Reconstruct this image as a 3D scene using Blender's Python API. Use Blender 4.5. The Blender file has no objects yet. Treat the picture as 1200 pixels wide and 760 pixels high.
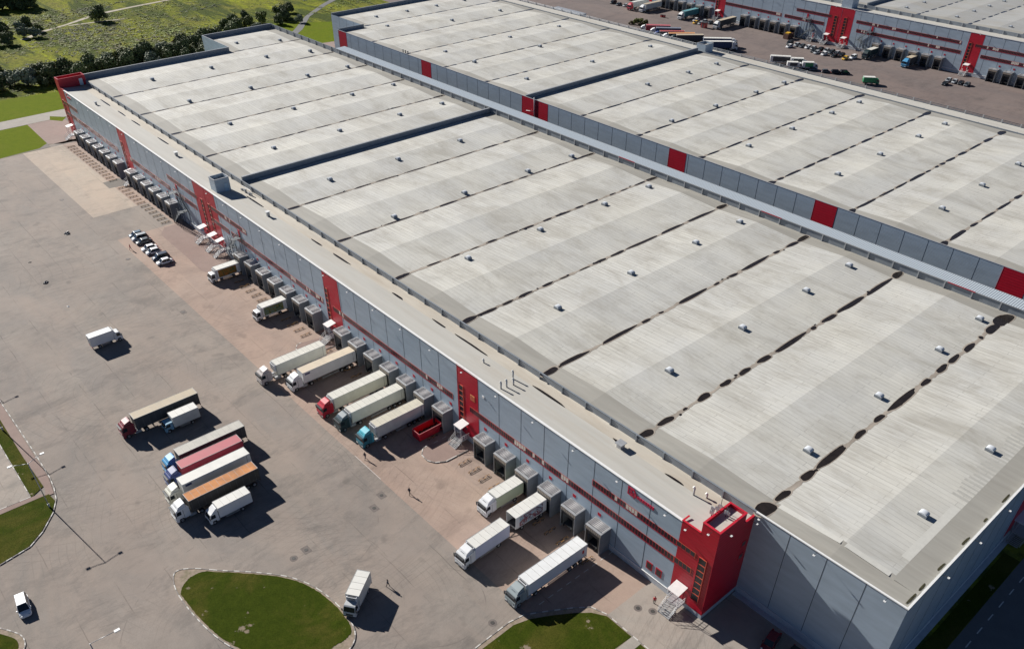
import bpy, math, random
from mathutils import Vector, Matrix
R = math.radians
random.seed(7)
# ------------------------------------------------------------------ camera, world, sun, exposure
sc = bpy.context.scene
cam_d = bpy.data.cameras.new('camera'); cam = bpy.data.objects.new('camera', cam_d); sc.collection.objects.link(cam)
cam_d.sensor_width = 36; cam_d.lens = 28.37; cam_d.shift_y = 0.0954; cam_d.clip_start = 1; cam_d.clip_end = 6000
rot = Matrix.Rotation(0.8478, 4, 'Z') @ Matrix.Rotation(0.8920, 4, 'X') @ Matrix.Rotation(0.0031, 4, 'Z')
cam.matrix_world = Matrix.Translation((40.50, -76.01, 105.39)) @ rot
sc.camera = cam
ELEV, AZ = R(27.9), R(8.0)
w = bpy.data.worlds.new('World'); sc.world = w; w.use_nodes = True
nt = w.node_tree; bg = nt.nodes['Background']
sky = nt.nodes.new('ShaderNodeTexSky'); sky.sky_type = 'NISHITA'; sky.sun_disc = False
sky.sun_elevation = ELEV; sky.sun_rotation = R(270) - AZ; sky.air_density = 0.42; sky.dust_density = 0.0; sky.ozone_density = 2.5
nt.links.new(sky.outputs[0], bg.inputs[0]); bg.inputs[1].default_value = 0.05
sd = bpy.data.lights.new('sun', 'SUN'); sd.energy = 5.0; sd.angle = R(0.5); sd.color = (1.0, 0.96, 0.905)
sun = bpy.data.objects.new('sun', sd); sc.collection.objects.link(sun); sun.location = (-200, -60, 200)
to_sun = Vector((-math.cos(ELEV)*math.cos(AZ), -math.cos(ELEV)*math.sin(AZ), math.sin(ELEV)))
sun.rotation_euler = to_sun.to_track_quat('Z', 'Y').to_euler()
vs = sc.view_settings; vs.view_transform = 'Standard'; vs.look = 'None'; vs.gamma = 1; vs.exposure = 0.55; vs.use_curve_mapping = False
C = sc.collection

# ------------------------------------------------------------------ materials
MATS = {}
def newmat(name):
    m = bpy.data.materials.new(name); m.use_nodes = True; t = m.node_tree
    return m, t, t.nodes['Principled BSDF']
def N(t, typ, **k):
    n = t.nodes.new(typ)
    for a, b in k.items():
        if a.startswith('i_'):
            key = a[2:]; key = int(key) if key.isdigit() else key.replace('_', ' ')
            n.inputs[key].default_value = b
        else: setattr(n, a, b)
    return n
def L(t, a, b): t.links.new(a, b)
def coords(t, sx=1, sy=1, sz=1, rz=0.0):
    tc = N(t, 'ShaderNodeTexCoord'); mp = N(t, 'ShaderNodeMapping')
    mp.inputs['Scale'].default_value = (sx, sy, sz); mp.inputs['Rotation'].default_value = (0, 0, rz)
    L(t, tc.outputs['Object'], mp.inputs[0]); return mp.outputs[0]
def noise(t, vec, scale, detail=4, rough=.55, dist=0):
    n = N(t, 'ShaderNodeTexNoise'); n.inputs['Scale'].default_value = scale; n.inputs['Detail'].default_value = detail
    n.inputs['Roughness'].default_value = rough; n.inputs['Distortion'].default_value = dist
    L(t, vec, n.inputs['Vector']); return n.outputs['Fac']
def ramp(t, fac, stops):
    r = N(t, 'ShaderNodeValToRGB'); e = r.color_ramp.elements
    while len(e) < len(stops): e.new(0.5)
    for i, (p, c) in enumerate(stops):
        e[i].position = p; e[i].color = (c, c, c, 1) if isinstance(c, (int, float)) else (*c, 1)
    L(t, fac, r.inputs[0]); return r.outputs[0]
def mix(t, fac, a, b, mode='MIX'):
    m = N(t, 'ShaderNodeMix', data_type='RGBA', blend_type=mode)
    for s, v in ((m.inputs[0], fac), (m.inputs[6], a), (m.inputs[7], b)):
        if isinstance(v, (int, float)): s.default_value = v
        elif isinstance(v, tuple): s.default_value = (*v, 1)
        else: L(t, v, s)
    return m.outputs[2]
def math_(t, op, a, b=0.0, c=None):
    m = N(t, 'ShaderNodeMath', operation=op)
    for i, v in enumerate((a, b) if c is None else (a, b, c)):
        if isinstance(v, (int, float)): m.inputs[i].default_value = v
        else: L(t, v, m.inputs[i])
    return m.outputs[0]
def bump(t, p, h, strength, dist=.05):
    b = N(t, 'ShaderNodeBump'); b.inputs['Strength'].default_value = strength; b.inputs['Distance'].default_value = dist
    L(t, h, b.inputs['Height']); L(t, b.outputs[0], p.inputs['Normal'])
def pm(name, col, rough=.6, var=.12, scale=1.5, metal=0, stretch=(1, 1, 1), dirt=None, bmp=0):
    """plain material with gentle mottling"""
    if name in MATS: return MATS[name]
    m, t, p = newmat(name)
    v = coords(t, *stretch); n = noise(t, v, scale, 5, .6)
    lo = tuple(c*(1-var) for c in col); hi = tuple(min(1, c*(1+var)) for c in col)
    cc = mix(t, ramp(t, n, [(.3, 0), (.7, 1)]), lo, hi)
    if dirt:
        n2 = noise(t, coords(t, *stretch), scale*.45, 6, .7)
        cc = mix(t, ramp(t, n2, [(.48, 0), (.72, dirt[1])]), cc, dirt[0])
    L(t, cc, p.inputs['Base Color']); p.inputs['Roughness'].default_value = rough; p.inputs['Metallic'].default_value = metal
    if bmp: bump(t, p, n, bmp)
    MATS[name] = m; return m

def roof_membrane(name, base, tint, x0=0.25, dirt_amt=.75):
    m, t, p = newmat(name)
    v = coords(t)
    br = N(t, 'ShaderNodeTexBrick'); br.offset = .37; br.inputs['Scale'].default_value = 1
    br.inputs['Brick Width'].default_value = 12.6; br.inputs['Row Height'].default_value = 1.04
    br.inputs['Mortar Size'].default_value = .045; br.inputs['Mortar Smooth'].default_value = .6; br.inputs['Bias'].default_value = -.1
    br.inputs['Color1'].default_value = (.0, .0, .0, 1); br.inputs['Color2'].default_value = (1, 1, 1, 1); br.inputs['Mortar'].default_value = (.5, .5, .5, 1)
    L(t, v, br.inputs['Vector'])
    c = mix(t, br.outputs['Color'], tuple(x*.955 for x in base), tuple(x*1.025 for x in base))
    big = noise(t, coords(t, .03, .06, 1), 1.0, 4, .6)
    c = mix(t, ramp(t, big, [(.35, 0), (.7, .55)]), c, tint)
    # wide re-laid strips of another batch
    br2 = N(t, 'ShaderNodeTexBrick'); br2.offset = .5; br2.inputs['Scale'].default_value = 1
    br2.inputs['Brick Width'].default_value = 11.3; br2.inputs['Row Height'].default_value = 6.3; br2.inputs['Mortar Size'].default_value = 0
    br2.inputs['Color1'].default_value = (0, 0, 0, 1); br2.inputs['Color2'].default_value = (1, 1, 1, 1)
    L(t, v, br2.inputs['Vector'])
    c = mix(t, .10, c, br2.outputs['Color'], 'MULTIPLY')
    gr = noise(t, coords(t, .055, .16, 1), 1.0, 7, .72, .5)
    c = mix(t, ramp(t, gr, [(.47, 0), (.68, .72)]), c, (.36, .34, .29))
    c = mix(t, ramp(t, gr, [(.30, .35), (.46, 0)]), c, tuple(min(1, x*1.10) for x in base))
    # water streaks running down the slopes, strongest close to the valleys
    st = noise(t, coords(t, .10, 2.4, 1), 1.0, 6, .7)
    sx = N(t, 'ShaderNodeSeparateXYZ'); L(t, v, sx.inputs[0])
    ph = math_(t, 'DIVIDE', math_(t, 'ADD', sx.outputs[0], 480.0 - x0), 24.0)
    d = math_(t, 'MULTIPLY', math_(t, 'PINGPONG', ph, .5), 24.0)
    near = ramp(t, math_(t, 'DIVIDE', d, 12.0), [(.02, 1), (.24, .7), (.65, .22)])
    patch = ramp(t, noise(t, coords(t, .06, .09, 1), 1.0, 3), [(.38, .35), (.65, 1)])
    f = math_(t, 'MULTIPLY', ramp(t, st, [(.42, 0), (.72, 1)]), math_(t, 'MULTIPLY', near, patch))
    c = mix(t, math_(t, 'MULTIPLY', f, dirt_amt), c, (.20, .17, .13))
    line = math_(t, 'MULTIPLY', br.outputs['Fac'], math_(t, 'ADD', math_(t, 'ADD', .35, math_(t, 'MULTIPLY', near, .4)), math_(t, 'MULTIPLY', ramp(t, noise(t, coords(t, .05, .4, 1), 1.0, 3), [(.4, 0), (.65, 1)]), .55)))
    c = mix(t, line, c, (.26, .25, .23))
    fine = noise(t, v, 2.2, 6, .7)
    c = mix(t, ramp(t, fine, [(.35, .10), (.65, 0)]), c, (.33, .32, .29))
    L(t, c, p.inputs['Base Color']); p.inputs['Roughness'].default_value = .75
    bump(t, p, fine, .15, .03)
    MATS[name] = m; return m
M_roof = roof_membrane('roof_membrane', (.63, .615, .55), (.52, .53, .525))
M_roofC = roof_membrane('roof_membrane_grey', (.42, .42, .40), (.40, .41, .41))
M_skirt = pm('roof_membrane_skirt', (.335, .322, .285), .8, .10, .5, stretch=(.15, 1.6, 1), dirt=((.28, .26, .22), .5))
M_strip = pm('flat_roof_membrane', (.49, .475, .43), .8, .07, .4, stretch=(.12, 1.5, 1), dirt=((.42, .36, .28), .5))
M_silt = pm('valley_silt', (.34, .295, .245), .85, .22, .6, stretch=(1, .35, 1), dirt=((.18, .14, .11), .6))
M_silt2 = pm('gutter_silt', (.50, .46, .39), .85, .1, .5, stretch=(.15, 1, 1), dirt=((.40, .33, .25), .7))
M_water = pm('roof_puddle', (.022, .017, .014), .22, .3, .8)
M_moss = pm('puddle_moss', (.05, .045, .02), .5, .5, 1.2)

def clad(name, col, rib=3.2, rough=.45):
    m, t, p = newmat(name)
    v = coords(t); sx = N(t, 'ShaderNodeSeparateXYZ'); L(t, v, sx.inputs[0])
    wv = math_(t, 'SINE', math_(t, 'MULTIPLY', sx.outputs[2], rib*6.283))
    n = noise(t, coords(t, .25, .25, 1.2), .8, 5, .6)
    c = mix(t, ramp(t, n, [(.3, 0), (.7, 1)]), tuple(x*.9 for x in col), tuple(x*1.08 for x in col))
    c = mix(t, ramp(t, wv, [(.0, 0), (.9, 0), (1, .12)]), c, tuple(x*.75 for x in col))
    L(t, c, p.inputs['Base Color']); p.inputs['Roughness'].default_value = rough; p.inputs['Specular IOR Level'].default_value = .5
    bump(t, p, wv, .25, .02)
    MATS[name] = m; return m
M_clad = clad('grey_blue_cladding', (.35, .425, .495))
M_seam = pm('panel_seam', (.05, .065, .085), .6, .1)
M_red = clad('red_cladding', (.44, .004, .022), 1.6)
M_redframe = pm('red_frame', (.46, .012, .03), .5, .15)
M_orange = pm('orange_trim', (.58, .10, .06), .5, .15)
M_glass = pm('dark_window_glass', (.025, .022, .028), .3, .4, .4)
M_blind = pm('white_blind', (.62, .58, .5), .6, .1)
M_white = pm('white_trim', (.78, .78, .76), .5, .05)
M_gal = pm('galvanised_steel', (.42, .43, .44), .45, .12, 2, metal=.3)
M_plinth = pm('plinth_concrete', (.46, .49, .52), .8, .08, .7)
M_darkm = pm('dark_metal', (.05, .055, .06), .5, .2)
M_black = pm('black_rubber', (.015, .015, .016), .7, .2)
M_rib = clad('ribbed_sheet', (.45, .45, .46), 0.01)
M_par = pm('parapet_metal', (.22, .245, .27), .5, .12, .8)
M_grey = pm('grey_sheet', (.19, .205, .225), .5, .1, .9)
M_yel = pm('yellow_paint', (.55, .27, .05), .5, .15)
M_canopy = pm('canopy_sheet', (.66, .70, .72), .4, .06, .5, metal=.1)
def ribs_x(name, col, period=.33):
    m, t, p = newmat(name); v = coords(t); sx = N(t, 'ShaderNodeSeparateXYZ'); L(t, v, sx.inputs[0])
    wv = math_(t, 'SINE', math_(t, 'MULTIPLY', sx.outputs[0], 6.283/period))
    c = mix(t, ramp(t, wv, [(.3, 0), (.9, 1)]), tuple(x*.80 for x in col), col)
    L(t, c, p.inputs['Base Color']); p.inputs['Roughness'].default_value = .4; bump(t, p, wv, .6, .04)
    MATS[name] = m; return m
M_cor = ribs_x("corrugated_white", (.48, .54, .585), .5)
M_dockroof = ribs_x('ribbed_dock_roof', (.66, .64, .63), .36)

# ---- ground
def asphalt(name, col, col2, lines=True):
    m, t, p = newmat(name); v = coords(t)
    big = noise(t, v, .045, 5, .6); mid = noise(t, v, .35, 6, .7); fine = noise(t, v, 5.0, 3, .7)
    c = mix(t, ramp(t, big, [(.32, 0), (.68, 1)]), col, col2)
    c = mix(t, ramp(t, mid, [(.35, .34), (.62, 0)]), c, tuple(x*.66 for x in col))
    c = mix(t, ramp(t, fine, [(.3, .28), (.6, 0)]), c, tuple(x*.6 for x in col))
    grit = noise(t, v, 14.0, 2, .5)
    c = mix(t, ramp(t, grit, [(.55, 0), (.75, .3)]), c, tuple(min(1, x*1.5) for x in col2))
    if lines:
        # paving joints, broken up, and the cracks that cross them
        sx = N(t, 'ShaderNodeSeparateXYZ'); wob = noise(t, v, .15, 3)
        L(t, v, sx.inputs[0])
        yy = math_(t, 'ADD', sx.outputs[1], math_(t, 'MULTIPLY', wob, .5))
        j = math_(t, 'MULTIPLY', math_(t, 'PINGPONG', math_(t, 'DIVIDE', math_(t, 'ADD', yy, 600.0), 7.4), .5), 7.4)
        br = ramp(t, noise(t, coords(t, .09, .25, 1), 1.0, 4, .7), [(.46, 0), (.58, 1)])
        jl = math_(t, 'MULTIPLY', ramp(t, j, [(.0, 1), (.12, 0)]), br)
        c = mix(t, math_(t, 'MULTIPLY', jl, .9), c, tuple(x*.38 for x in col))
        vo = N(t, 'ShaderNodeTexVoronoi', feature='DISTANCE_TO_EDGE'); vo.inputs['Scale'].default_value = .055
        wv = N(t, 'ShaderNodeVectorMath', operation='ADD'); nn = N(t, 'ShaderNodeTexNoise'); nn.inputs['Scale'].default_value = .3; nn.inputs['Detail'].default_value = 5
        L(t, v, nn.inputs['Vector']); sc_ = N(t, 'ShaderNodeVectorMath', operation='SCALE'); sc_.inputs['Scale'].default_value = 3.5
        L(t, nn.outputs['Color'], sc_.inputs[0]); L(t, v, wv.inputs[0]); L(t, sc_.outputs[0], wv.inputs[1]); L(t, wv.outputs[0], vo.inputs['Vector'])
        ck = math_(t, 'MULTIPLY', ramp(t, vo.outputs['Distance'], [(.0, 1), (.005, 0)]), ramp(t, noise(t, v, .06, 3), [(.54, 0), (.64, 1)]))
        c = mix(t, math_(t, 'MULTIPLY', ck, .4), c, tuple(x*.35 for x in col))
        # turning-circle tyre marks
        for cx, cy, r0, amt in ((-60, -38, 14, .4), (-46, -52, 22, .35), (-105, -52, 9.5, .35), (-30, -30, 8, .45), (-84, -28, 11, .3), (-140, -42, 12, .35), (-120, -30, 17, .25)):
            vm = N(t, 'ShaderNodeVectorMath', operation='DISTANCE'); L(t, v, vm.inputs[0]); vm.inputs[1].default_value = (cx, cy, 0)
            dd = math_(t, 'ABSOLUTE', math_(t, 'SUBTRACT', math_(t, 'PINGPONG', math_(t, 'ABSOLUTE', math_(t, 'SUBTRACT', vm.outputs['Value'], r0)), 1.0), 0.0))
            rg = ramp(t, dd, [(.0, 1), (.14, 0)])
            lim = ramp(t, math_(t, 'ABSOLUTE', math_(t, 'SUBTRACT', vm.outputs['Value'], r0)), [(.0, 1), (.99, 0)])
            bk = ramp(t, noise(t, v, .12 + .01*r0, 2), [(.5, 0), (.6, 1)])
            c = mix(t, math_(t, 'MULTIPLY', math_(t, 'MULTIPLY', rg, bk), math_(t, 'MULTIPLY', lim, amt*1.7)), c, tuple(x*.45 for x in col))
        for ctr_, sc_w, am in (((-72, -30, 0), .22, .30), ((-38, -44, 0), .30, .30), ((-125, -45, 0), .17, .28), ((-190, -60, 0), .12, .22)):
            mp = N(t, 'ShaderNodeMapping'); mp.inputs['Location'].default_value = tuple(-q for q in ctr_); L(t, v, mp.inputs[0])
            wr = N(t, 'ShaderNodeTexWave', wave_type='RINGS', rings_direction='Z'); wr.inputs['Scale'].default_value = sc_w; wr.inputs['Distortion'].default_value = 3.5; wr.inputs['Detail'].default_value = 2; wr.inputs['Detail Scale'].default_value = .35
            L(t, mp.outputs[0], wr.inputs['Vector'])
            ln = ramp(t, wr.outputs['Fac'], [(.955, 0), (.99, 1)])
            bk = ramp(t, noise(t, coords(t, .5, .5, 1), .11+sc_w*.1, 3), [(.48, 0), (.62, 1)])
            c = mix(t, math_(t, 'MULTIPLY', math_(t, 'MULTIPLY', ln, bk), am), c, tuple(x*.4 for x in col))
        # older resurfacing: big rectangles of a slightly different batch, and a warm dusty film
        bt = N(t, 'ShaderNodeTexBrick'); bt.offset = .31; bt.inputs['Scale'].default_value = 1; bt.inputs['Brick Width'].default_value = 31; bt.inputs['Row Height'].default_value = 7.4; bt.inputs['Mortar Size'].default_value = 0
        bt.inputs['Color1'].default_value = (.86, .86, .87, 1); bt.inputs['Color2'].default_value = (1.06, 1.04, 1.0, 1); L(t, v, bt.inputs['Vector'])
        c = mix(t, .55, c, bt.outputs['Color'], 'MULTIPLY')
        film = ramp(t, noise(t, coords(t, .03, .07, 1), 1.0, 6, .7, .8), [(.38, 0), (.66, .55)])
        c = mix(t, film, c, (col2[0]*1.08, col2[1]*.97, col2[2]*.90))
        wear = ramp(t, noise(t, coords(t, .25, .12, 1), .55, 7, .8, .4), [(.50, 0), (.66, .6)])
        c = mix(t, wear, c, tuple(x*.58 for x in col))
        oil = ramp(t, noise(t, v, .22, 2, .4), [(.68, 0), (.76, 1)])
        c = mix(t, math_(t, 'MULTIPLY', oil, .4), c, tuple(x*.42 for x in col))
    L(t, c, p.inputs['Base Color']); p.inputs['Roughness'].default_value = .9
    bump(t, p, mid, .3, .05); MATS[name] = m; return m
M_asph = asphalt('worn_asphalt', (.235, .208, .185), (.325, .285, .25))
M_far = asphalt('far_yard_asphalt', (.165, .133, .124), (.205, .168, .155))
M_conc = asphalt('apron_concrete', (.36, .265, .215), (.41, .32, .265))
M_conc2 = asphalt('pale_apron_concrete', (.43, .36, .295), (.48, .41, .335))
M_conc3 = asphalt('slab_concrete', (.33, .30, .265), (.38, .34, .30))
M_red_asph = asphalt('reddish_apron', (.28, .195, .165), (.32, .235, .20), False)
M_darkpatch = asphalt('dark_patch', (.17, .15, .13), (.20, .18, .155), False)
M_path = asphalt('path_concrete', (.34, .31, .27), (.40, .37, .32), False)
M_road = asphalt('service_road_asphalt', (.15, .15, .15), (.18, .18, .18), False)
def grassmat(name, a, b, cdry, scale=.5, soil=None, dry=(.55, .8)):
    m, t, p = newmat(name); v = coords(t)
    n1 = noise(t, v, scale, 6, .7); n2 = noise(t, v, scale*.16, 4, .6, .6); n3 = noise(t, v, scale*9, 3, .7)
    c = mix(t, ramp(t, n1, [(.3, 0), (.7, 1)]), a, b)
    c = mix(t, ramp(t, n2, [(dry[0]-.05, 0), (dry[1]-.08, .85)]), c, cdry)
    c = mix(t, ramp(t, n3, [(.35, .5), (.6, 0)]), c, tuple(x*.45 for x in a))
    if soil:
        n4 = noise(t, v, .23, 5, .65)
        c = mix(t, ramp(t, n4, [(soil, 0), (soil+.04, .85)]), c, (.30, .24, .18))
    L(t, c, p.inputs['Base Color']); p.inputs['Roughness'].default_value = 1; p.inputs['Specular IOR Level'].default_value = .05
    bump(t, p, n3, .8, .12); MATS[name] = m; return m
M_lawn = grassmat('mown_grass', (.036, .055, .005), (.060, .080, .008), (.115, .10, .022), .6, .635, (.5, .72))
M_lawnb = grassmat('bright_grass', (.125, .175, .007), (.17, .21, .010), (.17, .19, .02), .4)
M_soil = pm('bare_soil', (.30, .235, .18), .9, .2, 1.5, dirt=((.10, .11, .03), .7))
def meadow():
    m, t, p = newmat('wild_meadow'); v = coords(t, 1, 1, 1, R(12))
    a = noise(t, v, .012, 5, .65, 1.5); b = noise(t, v, .055, 7, .75, .8); f = noise(t, v, .45, 5, .8); st = noise(t, coords(t, .018, .09, 1, R(20)), 1.0, 5, .7, .6)
    c = mix(t, ramp(t, a, [(.35, 0), (.65, 1)]), (.17, .20, .016), (.26, .28, .024))
    c = mix(t, ramp(t, b, [(.42, 0), (.62, .9)]), c, (.24, .22, .055))
    c = mix(t, ramp(t, st, [(.47, 0), (.56, .9)]), c, (.06, .085, .022))
    c = mix(t, ramp(t, st, [(.32, .9), (.43, 0)]), c, (.34, .37, .022))
    c = mix(t, ramp(t, b, [(.28, .9), (.42, 0)]), c, (.12, .15, .03))
    c = mix(t, ramp(t, f, [(.36, .75), (.56, 0)]), c, (.05, .066, .016))
    L(t, c, p.inputs['Base Color']); p.inputs['Roughness'].default_value = .95
    p.inputs['Specular IOR Level'].default_value = .05; bump(t, p, f, .8, .6); MATS['wild_meadow'] = m; return m
M_mead = meadow()
M_dirt = pm('dirt_track', (.42, .37, .29), .9, .15, .3, dirt=((.16, .17, .06), .8))

# ------------------------------------------------------------------ mesh building
class MB:
    def __init__(s): s.v = []; s.f = []; s.m = []; s.sm = []
    def face(s, pts, m=0, smooth=False):
        i = len(s.v); s.v += [tuple(p) for p in pts]; s.f.append(tuple(range(i, i+len(pts)))); s.m.append(m); s.sm.append(smooth); return s
    def grid(s, rows, m=0, smooth=False, closed=False):
        b = len(s.v); n = len(rows[0])
        for r in rows: s.v += [tuple(p) for p in r]
        for i in range(len(rows)-1):
            for j in range(n if closed else n-1):
                k = (j+1) % n
                s.f.append((b+i*n+j, b+i*n+k, b+(i+1)*n+k, b+(i+1)*n+j)); s.m.append(m); s.sm.append(smooth)
        return s
    def box(s, x0, y0, z0, x1, y1, z1, m=0, taper=None):
        if x0 > x1: x0, x1 = x1, x0
        if y0 > y1: y0, y1 = y1, y0
        b = len(s.v); s.v += [(x0,y0,z0),(x1,y0,z0),(x1,y1,z0),(x0,y1,z0),(x0,y0,z1),(x1,y0,z1),(x1,y1,z1),(x0,y1,z1)]
        for f in ((0,3,2,1),(4,5,6,7),(0,1,5,4),(1,2,6,5),(2,3,7,6),(3,0,4,7)): s.f.append(tuple(b+i for i in f)); s.m.append(m); s.sm.append(False)
        return s
    def prism(s, poly, z0, z1, m=0, mtop=None):
        """poly CCW in xy"""
        n = len(poly); b = len(s.v)
        s.v += [(x, y, z0) for x, y in poly] + [(x, y, z1) for x, y in poly]
        s.f.append(tuple(b+n+i for i in range(n))); s.m.append(m if mtop is None else mtop); s.sm.append(False)
        s.f.append(tuple(b+n-1-i for i in range(n))); s.m.append(m); s.sm.append(False)
        for i in range(n):
            j = (i+1) % n; s.f.append((b+i, b+j, b+n+j, b+n+i)); s.m.append(m); s.sm.append(False)
        return s
    def profx(s, prof, x0, x1, m=0, inset=None):
        """(y,z) profile extruded along x; inset(z)->amount pulled in on each side"""
        n = len(prof); b = len(s.v); ins = inset or (lambda z: 0)
        s.v += [(x0+ins(z), y, z) for y, z in prof] + [(x1-ins(z), y, z) for y, z in prof]
        s.f.append(tuple(b+i for i in range(n))); s.m.append(m); s.sm.append(False)
        s.f.append(tuple(b+2*n-1-i for i in range(n))); s.m.append(m); s.sm.append(False)
        for i in range(n):
            j = (i+1) % n; s.f.append((b+j, b+i, b+n+i, b+n+j)); s.m.append(m); s.sm.append(False)
        return s
    def tube(s, p, q, r, n=8, m=0, r2=None, cap=True):
        p = Vector(p); q = Vector(q); d = (q-p).normalized(); r2 = r if r2 is None else r2
        a = d.orthogonal().normalized(); c = d.cross(a); b = len(s.v)
        for P, rr in ((p, r), (q, r2)):
            s.v += [tuple(P + a*math.cos(2*math.pi*i/n)*rr + c*math.sin(2*math.pi*i/n)*rr) for i in range(n)]
        for i in range(n):
            j = (i+1) % n; s.f.append((b+i, b+j, b+n+j, b+n+i)); s.m.append(m); s.sm.append(True)
        if cap:
            s.f.append(tuple(b+n-1-i for i in range(n))); s.m.append(m); s.sm.append(False)
            s.f.append(tuple(b+n+i for i in range(n))); s.m.append(m); s.sm.append(False)
        return s
    def build(s, name, mats, parent=None, off=(0, 0, 0), loc=None):
        me = bpy.data.meshes.new(name); me.from_pydata([(x-off[0], y-off[1], z-off[2]) for x, y, z in s.v], [], s.f)
        for m in (mats if isinstance(mats, (list, tuple)) else [mats]): me.materials.append(m)
        me.polygons.foreach_set('material_index', s.m); me.polygons.foreach_set('use_smooth', s.sm); me.update()
        o = bpy.data.objects.new(name, me); C.objects.link(o)
        if parent: o.parent = parent
        if loc: o.location = loc
        return o
def tag(o, label=None, cat=None, group=None, kind=None):
    for k, v in (('label', label), ('category', cat), ('group', group), ('kind', kind)):
        if v: o[k] = v
    return o
def empty(name, loc=(0, 0, 0), rz=0, **k):
    o = bpy.data.objects.new(name, None); C.objects.link(o); o.location = loc; o.rotation_euler = (0, 0, rz); o.empty_display_size = .5
    return tag(o, **k)
def kids(o): return [c for c in KIDS.get(o.name, [])]
KIDS = {}
def copy_tree(o, parent=None):
    c = o.copy(); C.objects.link(c)
    if parent is not None: c.parent = parent
    for ch in [x for x in o.children]: copy_tree(ch, c)
    return c

# ------------------------------------------------------------------ ground
def sheet(name, poly, z, m, kind='structure', thick=0, mtop=None):
    b = MB(); b.prism(poly, z-thick, z, 0) if thick else b.face([(x, y, z) for x, y in poly])
    return tag(b.build(name, m), kind=kind)
sheet('meadow', [(-3000, -2500), (2500, -2500), (2500, 3500), (-3000, 3500)], -0.03, M_mead)
sheet('asphalt_yard', [(-284, -140), (160, -140), (160, 9), (-287, 9), (-287, -10.4), (-284, -10.6)], 0.0, M_asph)
sheet('passage', [(-360, 96), (160, 96), (160, 214), (-300, 214), (-300, 127), (-358, 150)], 0.0, M_far)
sheet('far_asphalt_yard', [(-420, 214.2), (160, 214.2), (160, 330), (-420, 330)], 0.0, M_far)
sheet('forecourt', [(-314.5, -140), (-284.3, -140), (-284.3, -10.6), (-287.3, -10.4), (-287.3, 9), (-314.5, 9)], -0.004, M_darkpatch)
sheet('concrete_apron', [(-284, -20), (-214.4, -20), (-214.4, -3.2), (-195, -3.2), (-195, -20), (-41, -20), (-19.4, -20), (-13, -11.2), (-10.4, -10.5), (-10.4, 0), (-284, 0)], 0.004, M_conc)
sheet('pale_apron_slab', [(-284, -20), (-214.4, -20), (-214.4, -6.6), (-284, -6.6)], 0.008, M_conc2)
sheet('asphalt_patch', [(-239.5, -8.2), (-233.5, -8.2), (-232.5, -3.2), (-237.5, -1.6), (-240, -3)], 0.012, M_darkpatch)
sheet('reddish_paving', [(-194, -6.5), (-190, -9.2), (-172, -9.4), (-162, -9.9), (-158.5, -8.8), (-157, -5), (-157, -.1), (-194, -.1)], 0.012, M_red_asph)
sheet('concrete_slab', [(-10.4, -10.45), (28, -10.45), (28, 9.0), (.2, 9.0), (.2, -.05), (-10.4, -.05)], 0.006, M_conc3)
sheet('entrance_paving', [(-314.5, -9.8), (-288, -10.2), (-285, -6), (-285, 0), (-292, 0), (-300, 3), (-314.5, 3.5)], 0.0, M_red_asph)
sheet('service_road', [(28.6, 9.3), (120, 9.3), (120, 230), (28.6, 230)], 0.004, M_road)
sheet('grass_verge', [(25.8, 9.6), (28.5, 9.6), (28.5, 51), (25.8, 51)], 0.004, M_lawn)
sheet('footpath', [(-323, -140), (-314.7, -140), (-314.7, 5), (-316, 14), (-321, 18), (-324.5, 10)], 0.006, M_path)
sheet('lawn', [(-356, -140), (-323.2, -140), (-324.6, 10), (-321, 18), (-318, 40), (-346, 30), (-352, -5)], 0.004, M_lawnb)
sheet('lawn', [(-314.4, -140), (-284.3, -140), (-284.3, -28), (-285.5, -14), (-289, -10.3), (-314.4, -9.6)], 0.004, M_lawnb)
sheet('lawn', [(-319, 0), (-314.5, -1.4), (-310, 1.8), (-314, 4.6)], 0.010, M_lawnb)
sheet('lawn', [(-402, 127), (-330, 102), (-324, 120), (-318, 150), (-368, 182)], 0.006, M_lawnb)
sheet('dock_road', [(-350, 100), (-324, 100), (-314, 128), (-314, 170), (-340, 165)], 0.009, M_red_asph)
def ribbon(name, pts, wd, z, m):
    b = MB(); rows = []
    for i, (x, y) in enumerate(pts):
        a = Vector(pts[max(i-1, 0)]); c = Vector(pts[min(i+1, len(pts)-1)]); d = (c-a).normalized(); n = Vector((-d.y, d.x))
        ww = wd*(1+.25*math.sin(i*2.1)); rows.append([(x-n.x*ww, y-n.y*ww, z), (x+n.x*ww, y+n.y*ww, z)])
    b.grid(rows); return tag(b.build(name, m), kind='structure')
ribbon('dirt_path', [(-520, 260), (-500, 170), (-487.7, 121), (-483, 95), (-478, 74), (-465, 54), (-458, 40), (-447, 27)], 1.4, .02, M_dirt)
ribbon('dirt_path', [(-462, 54), (-460, 72), (-458, 82)], .9, .025, M_dirt)
ribbon('railway_bed', [(-366, 132), (-376, 142), (-398, 160), (-417, 182), (-432, 203), (-450, 240)], 1.7, .03, M_road)
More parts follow.
